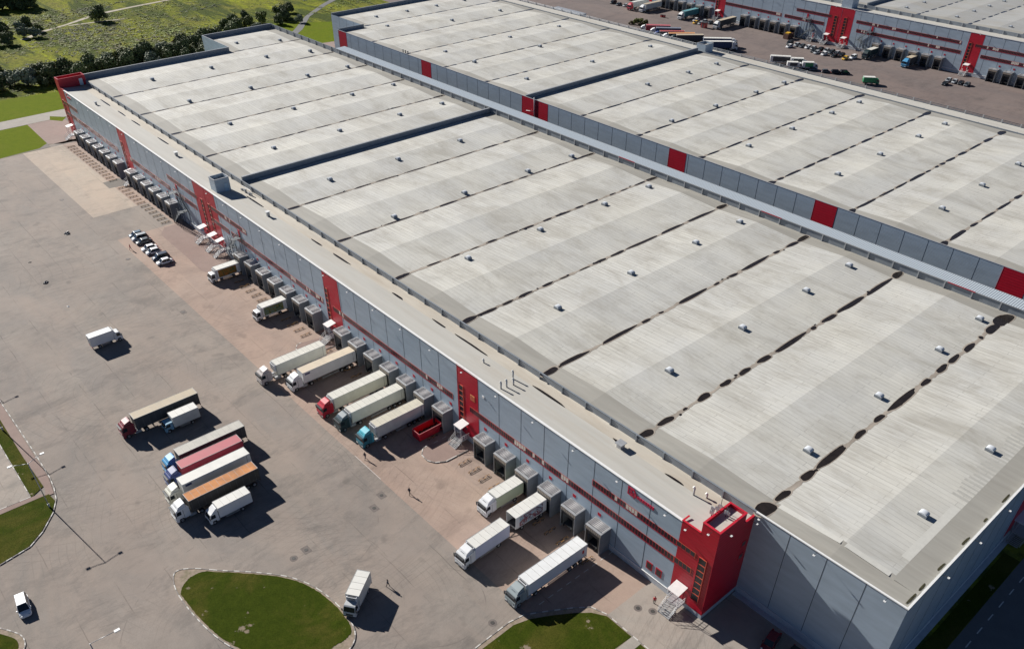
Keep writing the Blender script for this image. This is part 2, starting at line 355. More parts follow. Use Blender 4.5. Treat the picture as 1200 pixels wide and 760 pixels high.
# island and lawns with their kerbs
def kerb(name, pts, closed, label, wd=.18, h=.14, seg=1.1, group='painted kerbs round the lawns'):
    b = MB(); P = [Vector((x, y)) for x, y in pts]
    if closed: P.append(P[0])
    k = 0
    for a, c in zip(P[:-1], P[1:]):
        d = c-a; ln = d.length; n = max(1, round(ln/seg)); u = d/ln; nn = Vector((-u.y, u.x))*wd/2
        for i in range(n):
            p = a+u*ln*i/n; q = a+u*(ln*(i+.94)/n); mm = 0 if k % 2 else 1; k += 1
            poly = [tuple(p-nn), tuple(q-nn), tuple(q+nn), tuple(p+nn)]; b.prism(poly, 0.0, h, mm)
    return tag(b.build(name, [pm('kerb_white', (.58, .56, .52), .8, .2, 3), pm('kerb_dark', (.25, .225, .205), .8, .2, 3)]), label, 'kerb', group)
def spline(pts, n=4, closed=True):
    out = []; m = len(pts)
    for i in range(m if closed else m-1):
        p0, p1, p2, p3 = (Vector(pts[(i-1) % m] if closed or i > 0 else pts[0]), Vector(pts[i]), Vector(pts[(i+1) % m]), Vector(pts[(i+2) % m] if closed or i+2 < m else pts[-1]))
        for k in range(n):
            t = k/n; out.append(tuple(.5*((2*p1)+(-p0+p2)*t+(2*p0-5*p1+4*p2-p3)*t*t+(-p0+3*p1-3*p2+p3)*t**3)))
    if not closed: out.append(tuple(pts[-1]))
    return out
isl = spline([(-63.9, -59.6), (-64.6, -58.4), (-63.2, -56.2), (-60.3, -53.5), (-56.2, -49.4), (-52.3, -46.0), (-49.6, -44.3), (-46.1, -42.9), (-41.4, -42.1), (-37.5, -42.1), (-34.5, -42.7), (-32.6, -44.2), (-32.0, -46.5), (-33.5, -50), (-38, -55), (-43.2, -58.2), (-47.2, -59.5), (-51.3, -60.2), (-56.4, -60.6), (-60.8, -60.5)], 3)
isl = isl[::-1]
def inset(poly, k):
    cx = sum(p[0] for p in poly)/len(poly); cy = sum(p[1] for p in poly)/len(poly)
    o = []
    for i, p in enumerate(poly):
        a = Vector(poly[i-1]); c = Vector(poly[(i+1) % len(poly)]); d = (c-a).normalized(); n = Vector((-d.y, d.x))
        if n.dot(Vector((cx-p[0], cy-p[1]))) < 0: n = -n
        o.append((p[0]+n.x*k, p[1]+n.y*k))
    return o
sheet('soil_edge', inset(isl, .1), .09, M_soil, thick=.08)
lw = []
for i, p in enumerate(inset(isl, .35)):
    # the grass has died back at the two ends of the island
    e = max(0, 1-(Vector(p)-Vector((-64, -58.6))).length/4.5) + .8*max(0, 1-(Vector(p)-Vector((-32, -46))).length/4.2)
    q = Vector(p).lerp(Vector((-48, -51)), .16*e+.006*random.random()); lw.append(tuple(q))
lw2 = []
for i, p in enumerate(lw):
    n_ = lw[(i+1) % len(lw)]
    for k_ in range(3):
        q = Vector(p).lerp(Vector(n_), k_/3); lw2.append((q.x+random.uniform(-.06, .06), q.y+random.uniform(-.06, .06)))
lw = lw2
sheet('island_lawn', lw, .12, M_lawn, thick=.02)
kerb('kerb', isl, True, 'black and white kerb round the large leaf-shaped grass island')
lk = [(-190, -67.6), (-160, -67.6), (-134.6, -67.5), (-125.4, -67.35), (-111.7, -67.2), (-102.8, -67.3), (-99.5, -67.6), (-96, -68.3), (-92.8, -69.8), (-89.0, -72.8), (-86.7, -75.6), (-85.7, -80.8), (-85.5, -90), (-86, -110)]
kerb('kerb', lk, False, 'black and white kerb curving round the lawn at the left edge, beside the lamp post')
sheet('left_pavement', [(-190, -67.8), (-103, -67.5), (-97.9, -68.1), (-98, -69.6), (-99.4, -69.2), (-101.0, -68.9), (-112.8, -69.3), (-190, -69.3)][::-1], .10, M_red_asph, thick=.09)
sheet('left_lawn', [(-190, -69.35), (-112.8, -69.35), (-101.2, -69.0), (-99.5, -71.6), (-190, -71.6)][::-1], .11, M_lawn, thick=.09)
sheet('left_lawn', [(-98.3, -68.9), (-95.8, -68.6), (-92.7, -70.1), (-89.2, -73.0), (-86.9, -75.8), (-85.9, -80.8), (-85.7, -110), (-99, -110)][::-1], .11, M_lawn, thick=.09)
sheet('left_footway', [(-99.4, -70.2), (-98.4, -69.4), (-99.1, -110), (-101, -110), (-99.6, -71.7)][::-1], .10, M_red_asph, thick=.085)
sheet('left_car_park', [(-190, -71.8), (-99.8, -71.8), (-101.2, -110), (-190, -110)][::-1], .10, M_conc3, thick=.085)
kerb('kerb', [(-190, -71.7), (-99.7, -71.7), (-101, -100)], False, 'pale edging kerb of the concrete car park at the left edge', .16, .12, 2.0)
bl = spline([(-73.5, -86.5), (-72.2, -84.9), (-70.0, -83.4), (-68.3, -82.5), (-66.8, -82.3), (-65.2, -82.8), (-63.8, -84.5), (-63.5, -88), (-66, -94), (-74, -94)], 3)[::-1]
sheet('corner_soil', inset(bl, .1), .09, M_soil, thick=.08); sheet('corner_lawn', inset(bl, .9), .11, M_lawn, thick=.02)
kerb('kerb', bl, True, 'black and white kerb round the small grass corner at the bottom left')
brp = [(-19.3, -32), (-19.6, -27), (-19.7, -23.5), (-19.2, -20.6), (-17.2, -17.2), (-15.0, -13.7), (-13.2, -11.4), (-10.5, -10.55), (-3.2, -10.55), (3, -10.55), (3, -34), (-19, -36)]
sheet('kerbside_soil', inset(brp[::-1], .1), .09, M_soil, thick=.08)
sheet('kerbside_lawn', [(-18.6, -32), (-18.7, -27), (-18.8, -23.2), (-18.0, -20.6), (-16.2, -17.4), (-14.2, -14.4), (-12.4, -12.2), (-10.2, -10.8), (-5.0, -10.8), (-5.2, -14.5), (-5, -34), (-18, -35)][::-1], .12, M_lawn, thick=.02)
sheet('kerbside_lawn', [(-3.1, -10.8), (2.8, -10.8), (2.8, -34), (-3.3, -34)][::-1], .12, M_lawn, thick=.02)
sheet('kerbside_footway', [(-4.95, -10.6), (-3.15, -10.6), (-3.35, -34), (-5.0, -34)][::-1], .115, M_path, thick=.02)
kerb('kerb', [(-19.3, -34), (-19.6, -27), (-19.7, -23.5), (-19.2, -20.6), (-17.2, -17.2), (-15.0, -13.7), (-13.2, -11.4), (-10.5, -10.55), (2.9, -10.55)], False, 'pale kerb of the lawn in front of the nearest white lorry')
# traffic islands beside two stair landings
for nm, poly, lab in (('r1', [(-62.9, -7.4), (-62.7, -8.6), (-61.4, -9.8), (-59.4, -10.0), (-57.9, -9.2), (-56.8, -7.4), (-56.6, -1.9), (-61.4, -1.9)], 'low kerbed concrete island in front of the stairs beside the red skip'),
                      ('r3', [(-112.6, -7.4), (-112.4, -8.6), (-111.2, -9.6), (-109.2, -9.8), (-107.7, -9.0), (-106.6, -7.2), (-106.4, -1.9), (-111.2, -1.9)], 'low kerbed concrete island in front of the stairs behind the cream trailer')):
    b = MB(); b.prism([(x, y) for x, y in poly], .0, .14, 0); k = b.build('traffic_island', M_red_asph)
    tag(k, lab, 'traffic island', 'kerbed islands by the stairs')
    P = [Vector(p) for p in poly]; kb = MB()
    for i in range(0, 6):
        a, c = P[i], P[i+1]; u = (c-a).normalized(); n = Vector((u.y, -u.x))*.16
        for q in range(2):
            s0 = a.lerp(c, q/2); s1 = a.lerp(c, (q+.93)/2); kb.prism([tuple(s0+n), tuple(s1+n), tuple(s1-n*.2), tuple(s0-n*.2)], 0, .17, q)
    kb.build('kerb_edge', [MATS['kerb_white'], MATS['kerb_dark']], k)
# painted dashes
def dashes(name, pts, kind='structure'):
    b = MB()
    for x, y, dx, dy in pts: b.face([(x-dx, y-dy, .014), (x+dx, y-dy, .014), (x+dx, y+dy, .014), (x-dx, y+dy, .014)])
    return tag(b.build(name, pm('road_paint', (.6, .59, .56), .7, .2, 3)), kind=kind)
dashes('lane_markings', [(-19.15, -.4-2.05*i, .06, .55) for i in range(9)] + [(-62.85, -3.2-2.1*i, .06, .5) for i in range(3)] +
       [(-69.5+1.0*i, -19.9, .5, .04) for i in range(9)] + [(30.4, 12+3.9*i, .09, .9) for i in range(40)])

# ------------------------------------------------------------------ warehouses
def roof_bays(b, bays, y0, y1, zv, rise, ez=4.3, mats=(0, 1, 2), hip=(True, True)):
    """low pitched bays; material 0 weathered field, 1 darker skirt at both ends, 2 silted valley strip"""
    for xa, xb in bays:
        xm = (xa+xb)/2; vw = .95
        xs = [xa, xa+vw, xm, xb-vw, xb]
        def z(x, y):
            h = rise*(1-abs(x-xm)/((xb-xa)/2))
            e = 1.0
            if hip[0] and y < y0+ez: e = .12+.88*(y-y0)/ez
            if hip[1] and y > y1-ez: e = .12+.88*(y1-y)/ez
            return zv+h*e
        ys = [y0, y0+ez, y1-ez, y1]
        for j in range(3):
            for i in range(4):
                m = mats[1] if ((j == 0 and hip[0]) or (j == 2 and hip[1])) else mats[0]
                q = [(xs[i], ys[j]), (xs[i+1], ys[j]), (xs[i+1], ys[j+1]), (xs[i], ys[j+1])]
                b.face([(x, y, z(x, y)) for x, y in q], m)
def silt_ribbon(b, x, y0, y1, z, m, seed):
    r = random.Random(seed); p1, p2 = r.uniform(0, 6), r.uniform(0, 6); L_ = []; R_ = []; y = y0; 
    while y < y1:
        wl = .34+.16*math.sin(y*.9+p1)+.12*math.sin(y*2.3+p2)+r.uniform(-.08, .08); wr = .34+.16*math.sin(y*.8+p2)+.12*math.sin(y*2.7+p1)+r.uniform(-.08, .08)
        L_.append((x-max(.15, wl), y, z)); R_.append((x+max(.15, wr), y, z)); y += .7
    for i in range(len(L_)-1): b.face([L_[i], R_[i], R_[i+1], L_[i+1]], m)
def blob(b, cx, cy, lx, ly, z, m, n=18, seed=0, pw=.7):
    r = random.Random(seed); ph = [r.uniform(0, 6.28) for _ in range(3)]; pts = []
    for i in range(n):
        a = 2*math.pi*i/n; k = 1+.10*math.sin(2*a+ph[0])+.07*math.sin(3*a+ph[1])+.04*math.sin(5*a+ph[2])
        c, s = math.cos(a), math.sin(a)
        pts.append((cx+math.copysign(abs(c)**pw, c)*lx*k, cy+math.copysign(abs(s)**.85, s)*ly*k, z))
    b.face(pts, m)
def wall_face(b, axis, pos, a0, a1, z0, z1, m=0):
    if axis == 'y-': b.face([(a0, pos, z0), (a1, pos, z0), (a1, pos, z1), (a0, pos, z1)], m)
    elif axis == 'y+': b.face([(a1, pos, z0), (a0, pos, z0), (a0, pos, z1), (a1, pos, z1)], m)
    elif axis == 'x+': b.face([(pos, a0, z0), (pos, a1, z0), (pos, a1, z1), (pos, a0, z1)], m)
    elif axis == 'x-': b.face([(pos, a1, z0), (pos, a0, z0), (pos, a0, z1), (pos, a1, z1)], m)
def ribbon_window(parent, off, x0, x1, y, z0, z1, seed=0, mull=.62):
    """ribbon window on a wall facing -y"""
    r = random.Random(seed); f = MB(); g = MB(); th = .042
    f.box(x0, y-th, z0-.15, x1, y-.003, z0, 0); f.box(x0, y-th, z1, x1, y-.003, z1+.07, 1)
    f.box(x0-.10, y-th, z0-.15, x0, y-.003, z1+.07, 0); f.box(x1, y-th, z0-.15, x1+.10, y-.003, z1+.07, 1)
    n = max(2, int((x1-x0)/mull)); run = 0
    for i in range(n):
        a = x0+(x1-x0)*i/n; c = x0+(x1-x0)*(i+1)/n
        if i: f.box(a-.035, y-th+.01, z0+.001, a+.035, y-.004, z1-.001, 0)
        if run == 0 and r.random() < .04: run = r.randint(1, 4)
        m = 0
        if run: m = 1 if r.random() < .75 else 0; run -= 1
        zt = z1-.002 if m == 0 else z1-.002
        g.face([(a+.05, y-.03, z0), (c-.05, y-.03, z0), (c-.05, y-.03, zt), (a+.05, y-.03, zt)], m)
        if m == 1: g.face([(a+.05, y-.034, z0), (c-.05, y-.034, z0), (c-.05, y-.034, z0+.35*(z1-z0)*r.random()+.02), (a+.05, y-.034, z0+.3*(z1-z0)*r.random()+.02)], 0)
    o = f.build('ribbon_window', [M_redframe, M_orange], parent, off); g.build('glazing', [M_glass, M_blind], o)
    for c in o.children: c.location = (0, 0, 0)
    for c in o.children:
        me = c.data
        for vtx in me.vertices: vtx.co = vtx.co - Vector(off)
    return o
def stack_window(parent, off, x0, x1, y, z0, z1, n=7):
    f = MB(); g = MB(); th = .1
    f.box(x0-.12, y-th, z0-.12, x0, y-.003, z1+.12, 0); f.box(x1, y-th, z0-.12, x1+.12, y-.003, z1+.12, 1)
    f.box(x0, y-th, z1, x1, y-.003, z1+.12, 1); f.box(x0, y-th, z0-.12, x1, y-.003, z0, 0)
    for i in range(n):
        a = z0+(z1-z0)*i/n; c = z0+(z1-z0)*(i+1)/n
        if i: f.box(x0, y-th+.01, a-.07, x1, y-.004, a+.07, 1)
        g.face([(x0, y-.03, a+.07), (x1, y-.03, a+.07), (x1, y-.03, c-.07), (x0, y-.03, c-.07)], 0)
    o = f.build('stair_window', [M_redframe, M_orange], parent, off); g.build('glazing', [M_glass], o, off); return o
def entrance(parent, off, x, y, zl=1.35, wid=2.2, bright=False):
    """red door, landing, stairs and a small tilted canopy"""
    d = MB(); d.box(x-.5, y-.12, zl, x+.5, y-.004, zl+2.1, 0); d.box(x-.35, y-.14, zl+1.2, x+.35, y-.121, zl+1.85, 1)
    d.build('door', [M_redframe, M_glass], parent, off)
    c = MB(); c.face([(x-wid/2, y-.1, zl+3.45), (x-wid/2, y-2.4, zl+3.1), (x+wid/2, y-2.4, zl+3.1), (x+wid/2, y-.1, zl+3.45)])
    c.face([(x-wid/2, y-.1, zl+3.39), (x+wid/2, y-.1, zl+3.39), (x+wid/2, y-2.4, zl+3.04), (x-wid/2, y-2.4, zl+3.04)])
    for i in range(8): c.box(x-wid/2+i*wid/7-.03, y-2.42, zl+3.05, x-wid/2+i*wid/7+.03, y-2.36, zl+3.16)
    c.box(x-wid/2, y-2.44, zl+3.0, x+wid/2, y-2.38, zl+3.12)
    for s in (-1, 1): c.tube((x+s*(wid/2-.1), y-2.2, 0), (x+s*(wid/2-.1), y-2.2, zl+3.08), .05)
    c.build('door_canopy', [pm('canopy_white', (.74, .72, .70), .5, .06)], parent, off)
    s = MB(); s.box(x-wid/2, y-2.0, zl-.12, x+wid/2, y-.1, zl)
    n = 7
    for i in range(n):
        yy = y-2.0-.27*(i+1); z = zl*(1-(i+1)/(n+1)); s.box(x-wid/2+.1, yy, z-.05, x+wid/2-.1, yy+.25, z)
    for sd in (-1, 1):
        xx = x+sd*(wid/2-.02)
        s.tube((xx, y-.2, zl-.2), (xx, y-2.0, zl-.2), .06); s.tube((xx, y-2.0, zl-.15), (xx, y-2.0-.27*n, .08), .07)
    s.build('entrance_stairs', M_gal, parent, off)
    h = MB()
    for sd in (-1, 1):
        xx = x+sd*wid/2
        for dz in (.55, 1.05):
            h.tube((xx, y-.2, zl+dz), (xx, y-2.0, zl+dz), .035, 6); h.tube((xx, y-2.0, zl+dz), (xx, y-2.0-.27*n, .15+dz), .035, 6)
        for k in range(4): h.tube((xx, y-.3-k*.56, zl), (xx, y-.3-k*.56, zl+1.05), .03, 6)
        for k in range(1, 4): h.tube((xx, y-2.0-.63*k, zl*(1-k/3)), (xx, y-2.0-.63*k, zl*(1-k/3)+1.08), .03, 6)
    h.build('handrail', M_white, parent, off)
def fire_stair(parent, off, x, y, dirn=1):
    """two flight external steel stair standing against the wall"""
    s = MB(); g = 1.15
    def flight(xa, za, xb, zb, yo):
        n = 14
        for i in range(n):
            t = (i+.5)/n; xx = xa+(xb-xa)*t; zz = za+(zb-za)*t; s.box(xx-.15, yo-g, zz-.03, xx+.15, yo, zz+.02, 0)
        for yy in (yo, yo-g):
            s.tube((xa, yy, za), (xb, yy, zb), .09, 6); s.tube((xa, yy, za+1.0), (xb, yy, zb+1.0), .04, 6); s.tube((xa, yy, za+.5), (xb, yy, zb+.5), .03, 6)
            for i in range(6): t = i/5; s.tube((xa+(xb-xa)*t, yy, za+(zb-za)*t), (xa+(xb-xa)*t, yy, za+(zb-za)*t+1.0), .03, 6)
    d = dirn
    flight(x+d*10.5, .1, x+d*5.2, 5.1, y-1.7); flight(x+d*3.6, 5.1, x+d*8.2, 9.4, y-.35)
    for xa, z0 in ((x+d*4.4, 5.1), (x+d*9.0, 9.4)):
        s.box(xa-.9, y-2.9, z0-.08, xa+.9, y-.1, z0)
        for yy in (y-2.9, y-.2):
            s.tube((xa-.85, yy, 0), (xa-.85, yy, z0+1), .06, 6); s.tube((xa+.85, yy, 0), (xa+.85, yy, z0+1), .06, 6)
        s.tube((xa-.85, y-2.9, z0+1), (xa+.85, y-2.9, z0+1), .04, 6); s.tube((xa-.85, y-2.9, z0+.5), (xa+.85, y-2.9, z0+.5), .03, 6)
    s.build('fire_stair', [pm('stair_steel', (.085, .10, .115), .5, .15)], parent, off)
    dd = MB(); xa = x+d*9.0; dd.box(xa-.5, y-.12, 9.4, xa+.5, y-.004, 11.4); dd.build('door', [M_redframe], parent, off)
DOCK = {}
def dock_proto():
    w = MB(); x = 1.8; dp = 2.55; H = 5.1
    # side walls and back box, open front with a dark pit
    w.box(-x, -dp, .0, -x+.14, -.004, H, 0); w.box(x-.14, -dp, .0, x, -.004, H, 0)
    w.box(-x+.14, -dp+.02, 4.25, x-.14, -dp+.12, H, 0)
    w.box(-x+.14, -.5, .0, x-.14, -.01, 1.25, 1)
    w.box(-x+.14, -.25, 1.25, x-.14, -.012, H-.1, 1)
    return w
def make_dock(parent, off, x, y):
    if not DOCK:
        o = dock_proto().build('dock_shelter', [M_grey, M_darkm], parent)
        r = MB(); X = 1.8; D = 2.55; H = 5.1
        r.box(-X+.1, -D+.55, H-.06, X-.1, -.06, H+.06, 0)
        for i in range(11): xx = -X+.25+i*(2*X-.5)/10; r.box(xx-.05, -D+.5, H+.06, xx+.05, -.08, H+.13, 0)
        r.box(-X-.05, -D-.06, H-.05, X+.05, -D+.42, H+.1, 1)
        r.box(-X-.05, -D+.42, H-.04, -X+.1, -.05, H+.16, 2); r.box(X-.1, -D+.42, H-.04, X+.05, -.05, H+.16, 2); r.box(-X-.05, -.12, H-.03, X+.05, -.02, H+.18, 2)
        r.build('shelter_roof', [M_dockroof, M_gal, M_gal], o)
        h = MB(); h.box(-X+.02, -D-.05, 4.28, X-.02, -D+.015, H-.06, 0)
        for i in range(9): xx = -X+.2+i*.4; h.box(xx, -D-.07, 4.42, xx+.17, -D-.051, 4.9, 1)
        h.build('header_panel', [pm('weathered_header', (.20, .17, .15), .7, .2), pm('header_slats', (.42, .36, .28), .7, .2)], o)
        d = MB(); d.box(-1.25, -.32, 1.3, 1.25, -.26, 4.0, 0)
        for i in range(5): d.box(-1.25, -.335, 1.3+i*.55, 1.25, -.321, 1.34+i*.55, 1)
        d.build('roller_door', [pm('dock_door_dark', (.09, .10, .12), .5, .2), M_darkm], o)
        c = MB()
        for s in (-1, 1):
            c.box(s*1.25, -D-.02, .9, s*1.66, -D+.1, 4.25, 0); c.box(s*1.62, -D-.06, .2, s*1.70, -D-.021, 4.2, 1)
        c.box(-1.25, -D, 3.55, 1.25, -D+.08, 4.25, 0); c.build('sealing_curtain', [M_black, M_gal], o)
        l = MB(); l.box(-1.1, -D+.15, 1.1, 1.1, -.5, 1.24, 0); l.box(-1.0, -D-.05, .7, -.75, -D+.15, 1.15, 1); l.box(.75, -D-.05, .7, 1.0, -D+.15, 1.15, 1)
        l.build('dock_leveller', [M_darkm, M_black], o)
        DOCK['o'] = o
    else: o = copy_tree(DOCK['o'], parent)
    o.parent = parent; o.location = (x-off[0], y-off[1], 0); return o
LAMP = {}
def flood(parent, off, x, y, z, face='y-'):
    if 'o' not in LAMP:
        b = MB(); b.tube((0, 0, 0), (0, -.95, .12), .035, 6, 1); b.box(-.17, -1.12, .02, .17, -.82, .12, 0)
        LAMP['o'] = o = b.build('wall_floodlight', [M_white, M_darkm], parent)
    else: o = LAMP['o'].copy(); C.objects.link(o)
    o.parent = parent; o.location = (x-off[0], y-off[1], z)
    o.rotation_euler = (0, 0, {'y-': 0, 'x+': math.pi/2, 'y+': math.pi}[face]); return o
PLATE = {}
def plate(parent, off, x, y, z):
    if 'o' not in PLATE:
        b = MB(); b.box(-.36, -.06, -.32, .36, -.004, .32, 0)
        PLATE['o'] = o = b.build('dock_plate', [M_red], parent)
    else: o = PLATE['o'].copy(); C.objects.link(o)
    o.parent = parent; o.location = (x-off[0], y-off[1], z)
VENT = {}
def vent(parent, off, x, y, z):
    if 'o' not in VENT:
        b = MB(); b.box(-.70, -.56, -.5, .70, .56, .2, 1)
        rows = []
        for i in range(9):
            a = math.pi*i/8; rows.append([(-.66*math.cos(a), -.53, .2+.27*math.sin(a)), (-.66*math.cos(a), .53, .2+.27*math.sin(a))])
        b.grid(rows[::-1], 0, True)
        for yy in (-.53, .53): b.face([(-.66*math.cos(math.pi*i/8), yy, .2+.27*math.sin(math.pi*i/8)) for i in (range(9) if yy > 0 else range(8, -1, -1))], 0)
        o = b.build('smoke_hatch', [pm('hatch_dome', (.62, .65, .68), .25, .05), pm('hatch_kerb', (.22, .24, .26), .5, .1)], parent)
        VENT['o'] = o
    else: o = VENT['o'].copy(); C.objects.link(o)
    o.parent = parent; o.location = (x-off[0], y-off[1], z); return o
def red_panel(parent, off, x0, x1, y, z0, z1, pr=.03):
    b = MB(); b.box(x0, y-pr, z0, x1, y-.001, z1, 0); b.box(x0-.05, y-pr-.02, z0, x0+.05, y-.001, z1+.02, 0)
    return b.build('red_panel', [M_red], parent, off)
def ctr(x0, x1): return (x0+x1)/2

DOCKS_A = [-52.3+6.1*i for i in range(6)] + [-103.4+6.3*i for i in range(7)] + [-153.6+6.23*i for i in range(7)] + [-229.2+6.2*i for i in range(6)] + [-277.6+6.22*i for i in range(7)]
def facade(root, off, y, docks, x_near, x_far, reds, strips_low, strips_up, stairs, zt=17.3):
    b = MB(); wall_face(b, 'y-', y, x_far, x_near, 1.25, zt); b.box(x_far, y-.12, zt-.05, x_near, y+.35, zt+.08, 1)
    b.build('front_wall', [M_clad, M_white], root, off)
    s = MB(); x = -6.6
    while x > x_far+1:
        if x < x_near-.5: s.box(x-.055, y-.012, 1.3, x+.055, y-.002, zt-.08, 0)
        x -= 6.1
    s.build('panel_joints', [M_seam], root, off)
    p = MB(); p.box(x_far, y-.10, 0, x_near, y+.3, 1.25, 0); p.box(x_far, y-.16, 1.22, x_near, y-.01, 1.32, 1); p.build('plinth', [M_plinth, M_white], root, off)
    for x0, x1 in reds: red_panel(root, off, x0, x1, y, 1.33, zt+.1)
    for i, (x0, x1) in enumerate(strips_low): ribbon_window(root, off, x0, x1, y-.03, 7.95, 9.15, 11+i)
    for i, (x0, x1) in enumerate(strips_up): ribbon_window(root, off, x0, x1, y-.03, 11.8, 12.9, 31+i)
    for x0, x1 in stairs: stack_window(root, off, x0, x1, y-.03, 3.9, 12.9)
    for d in docks:
        make_dock(root, off, d, y-.11 if False else y); plate(root, off, d-1.1 if d > -60 else d+1.3, y, 6.25)
    x = -9.2
    while x > x_far+2:
        if x < x_near-2: flood(root, off, x, y-.12, zt-.15)
        x -= 9.95
def flat_roof(root, off, x0, x1, ya, yb, zedge, zlow, zin, gut):
    """strip roof falling to a gutter line at y=gut"""
    b = MB(); b.face([(x0, ya, zedge), (x1, ya, zedge), (x1, gut, zlow), (x0, gut, zlow)] if ya < gut else [(x0, gut, zlow), (x1, gut, zlow), (x1, ya, zedge), (x0, ya, zedge)], 0)
    b.face([(x0, gut, zlow), (x1, gut, zlow), (x1, yb, zin), (x0, yb, zin)] if gut < yb else [(x0, yb, zin), (x1, yb, zin), (x1, gut, zlow), (x0, gut, zlow)], 1)
    return b.build('strip_roof', [M_strip, M_silt2], root, off)
def parapet_posts(b, x0, x1, y, z0, z1, step=6.0, m=1, sgn=-1):
    x = x0+2
    while x < x1-1: b.box(x-.13, y+sgn*.22 if sgn < 0 else y, z0, x+.13, y if sgn < 0 else y+.22, z1+.07, m); x += step

# ======== building A
offA = (-140, 50, 0)
A = empty('warehouse', offA, label='nearest long grey warehouse with red corner tower and lorry docks along its front', cat='warehouse', group='grey and red warehouses')
redsA = [(-61.7, -55.4), (-111.2, -104.7), (-180.0, -173.15), (-173.0, -166.6), (-236, -229.3)]
facade(A, offA, 0.0, DOCKS_A, -6.6, -285.5, redsA,
       [(-58.0, -6.9), (-108.2, -63.6), (-161+0.2-9.8, -161.2), (-159.6, -112.9), (-230.6, -199.8), (-197.5, -181.2), (-285.2, -240.8)],
       [(-25.0, -6.9), (-170.2, -149.8), (-199.4, -179.2), (-285.2, -276)],
       [(-61.2, -60.0), (-111.0, -109.9), (-176.6, -175.4), (-173.0+1.0, -170.9), (-235.4, -234.3)])
for x in (-59.4, -109.0, -177.6, -171.0, -232.0): entrance(A, offA, x, 0.0-.02)
entrance(A, offA, -166.4, 0.0, wid=1.8)
fire_stair(A, offA, -163.5, 0, 1); fire_stair(A, offA, -185.0, 0, -1)
# yellow framed panes on the nearest red panel and small extra windows
b = MB(); b.box(-57.7, -.09, 11.1, -56.4, -.035, 12.3, 1)
for i in range(3): b.box(-57.6+.42*i, -.1, 11.2, -57.3+.42*i, -.091, 12.2, 0)
b.build('louvre_window', [M_orange, pm('louvre_yellow', (.62, .34, .12), .5, .1)], A, offA)
for x in (-11.2, -9.2):
    b = MB(); b.box(x-.65, -.08, 2.4, x+.65, -.005, 4.1, 0); b.box(x-.45, -.10, 2.6, x+.45, -.081, 3.9, 1); b.build('window', [M_redframe, M_glass], A, offA)
# company sign: red square emblem followed by a line of small red letters
b = MB()
for a, c, e, g in ((-17.5, -17.25, 15.3, 16.9), (-16.2, -15.95, 15.1, 16.7), (-17.25, -16.2, 16.55, 16.85), (-17.25, -16.2, 15.25, 15.5), (-17.0, -16.6, 15.7, 16.4), (-16.6, -16.35, 15.6, 16.0), (-15.95, -15.7, 15.5, 16.3)):
    b.box(a, -.12, e, c, -.004, g)
for i in range(7): b.box(-15.55+i*.52, -.12, 15.45, -15.55+i*.52+.40, -.004, 16.05); 
b.build('roof_sign', [pm('sign_red', (.45, .012, .05), .5, .1)], A, offA)
b = MB(); b.box(-283.5, -.12, 15.3, -282.2, -.004, 16.8); [b.box(-282+i*.5, -.12, 15.5, -281.6+i*.5, -.004, 16.1) for i in range(6)]
b.build('roof_sign', [MATS['sign_red']], A, offA)
b = MB(); b.box(-54.1, -.09, 13.6, -53.5, -.004, 14.1); b.build('wall_hatch', [M_white], A, offA)
# corner tower
b = MB()
z1, z2 = 17.45, 19.65
b.face([(-6.6, -.06, 1.05), (0, -.06, 1.05), (0, -.06, z2), (-3.1, -.06, z2), (-3.1, -.06, z1), (-6.6, -.06, z1)], 0)
b.face([(0, -.06, 1.05), (0, 9.1, 1.05), (0, 9.1, z1), (0, 6.45, z1), (0, 6.45, z2), (0, -.06, z2)], 0)
b.face([(-3.1, -.06, z1-.5), (-3.1, 6.45, z1-.5), (-3.1, 6.45, z2), (-3.1, -.06, z2)][::-1], 0)
b.face([(0, 6.45, z1-.6), (-3.1, 6.45, z1-.6), (-3.1, 6.45, z2), (0, 6.45, z2)], 0)
b.face([(-2.85, .2, z1-.5), (-2.85, 6.2, z1-.5), (-2.85, 6.2, z2), (-2.85, .2, z2)], 0)
b.face([(-.25, .2, z1-.5), (-.25, 6.2, z1-.5), (-.25, 6.2, z2), (-.25, .2, z2)][::-1], 0)
b.face([(-2.85, .2, z1-.5), (-.25, .2, z1-.5), (-.25, .2, z2), (-2.85, .2, z2)][::-1], 0); b.face([(-2.85, 6.2, z1-.5), (-.25, 6.2, z1-.5), (-.25, 6.2, z2), (-2.85, 6.2, z2)], 0)
b.face([(-2.85, .2, z2-.55), (-.25, .2, z2-.55), (-.25, 6.2, z2-.55), (-2.85, 6.2, z2-.55)], 1)
tower = b.build('corner_tower', [M_red, M_strip], A, offA)
cp = MB(); M_cop = pm('red_coping', (.55, .02, .04), .45, .1)
for x0, y0, x1, y1, z in ((-3.15, -.12, .06, .25, z2), (-.28, .25, .06, 6.5, z2), (-3.15, .25, -2.82, 6.5, z2), (-2.82, 6.18, -.28, 6.5, z2), (-6.66, -.12, -3.16, .2, z1), (-.3, 6.52, .06, 9.1, z1), (-6.66, .21, -6.4, 1.5, z1)):
    cp.box(x0, y0, z, x1, y1, z+.12)
cp.build('coping', [M_cop], tower, (0, 0, 0)).location = (-offA[0], -offA[1], 0)
def sub(b, name, mats, parent): o = b.build(name, mats, parent); o.location = (-offA[0], -offA[1], 0); return o
stack_window(A, offA, -2.45, -1.15, -.09, 3.3, 12.8, 7)
for zz in (9.3, 12.2):
    w_ = MB(); w_.box(.004, 7.1, zz-.5, .06, 8.3, zz+.6, 0); w_.box(.061, 7.25, zz-.38, .07, 8.15, zz+.48, 1); sub(w_, 'side_window', [M_redframe, M_glass], tower)
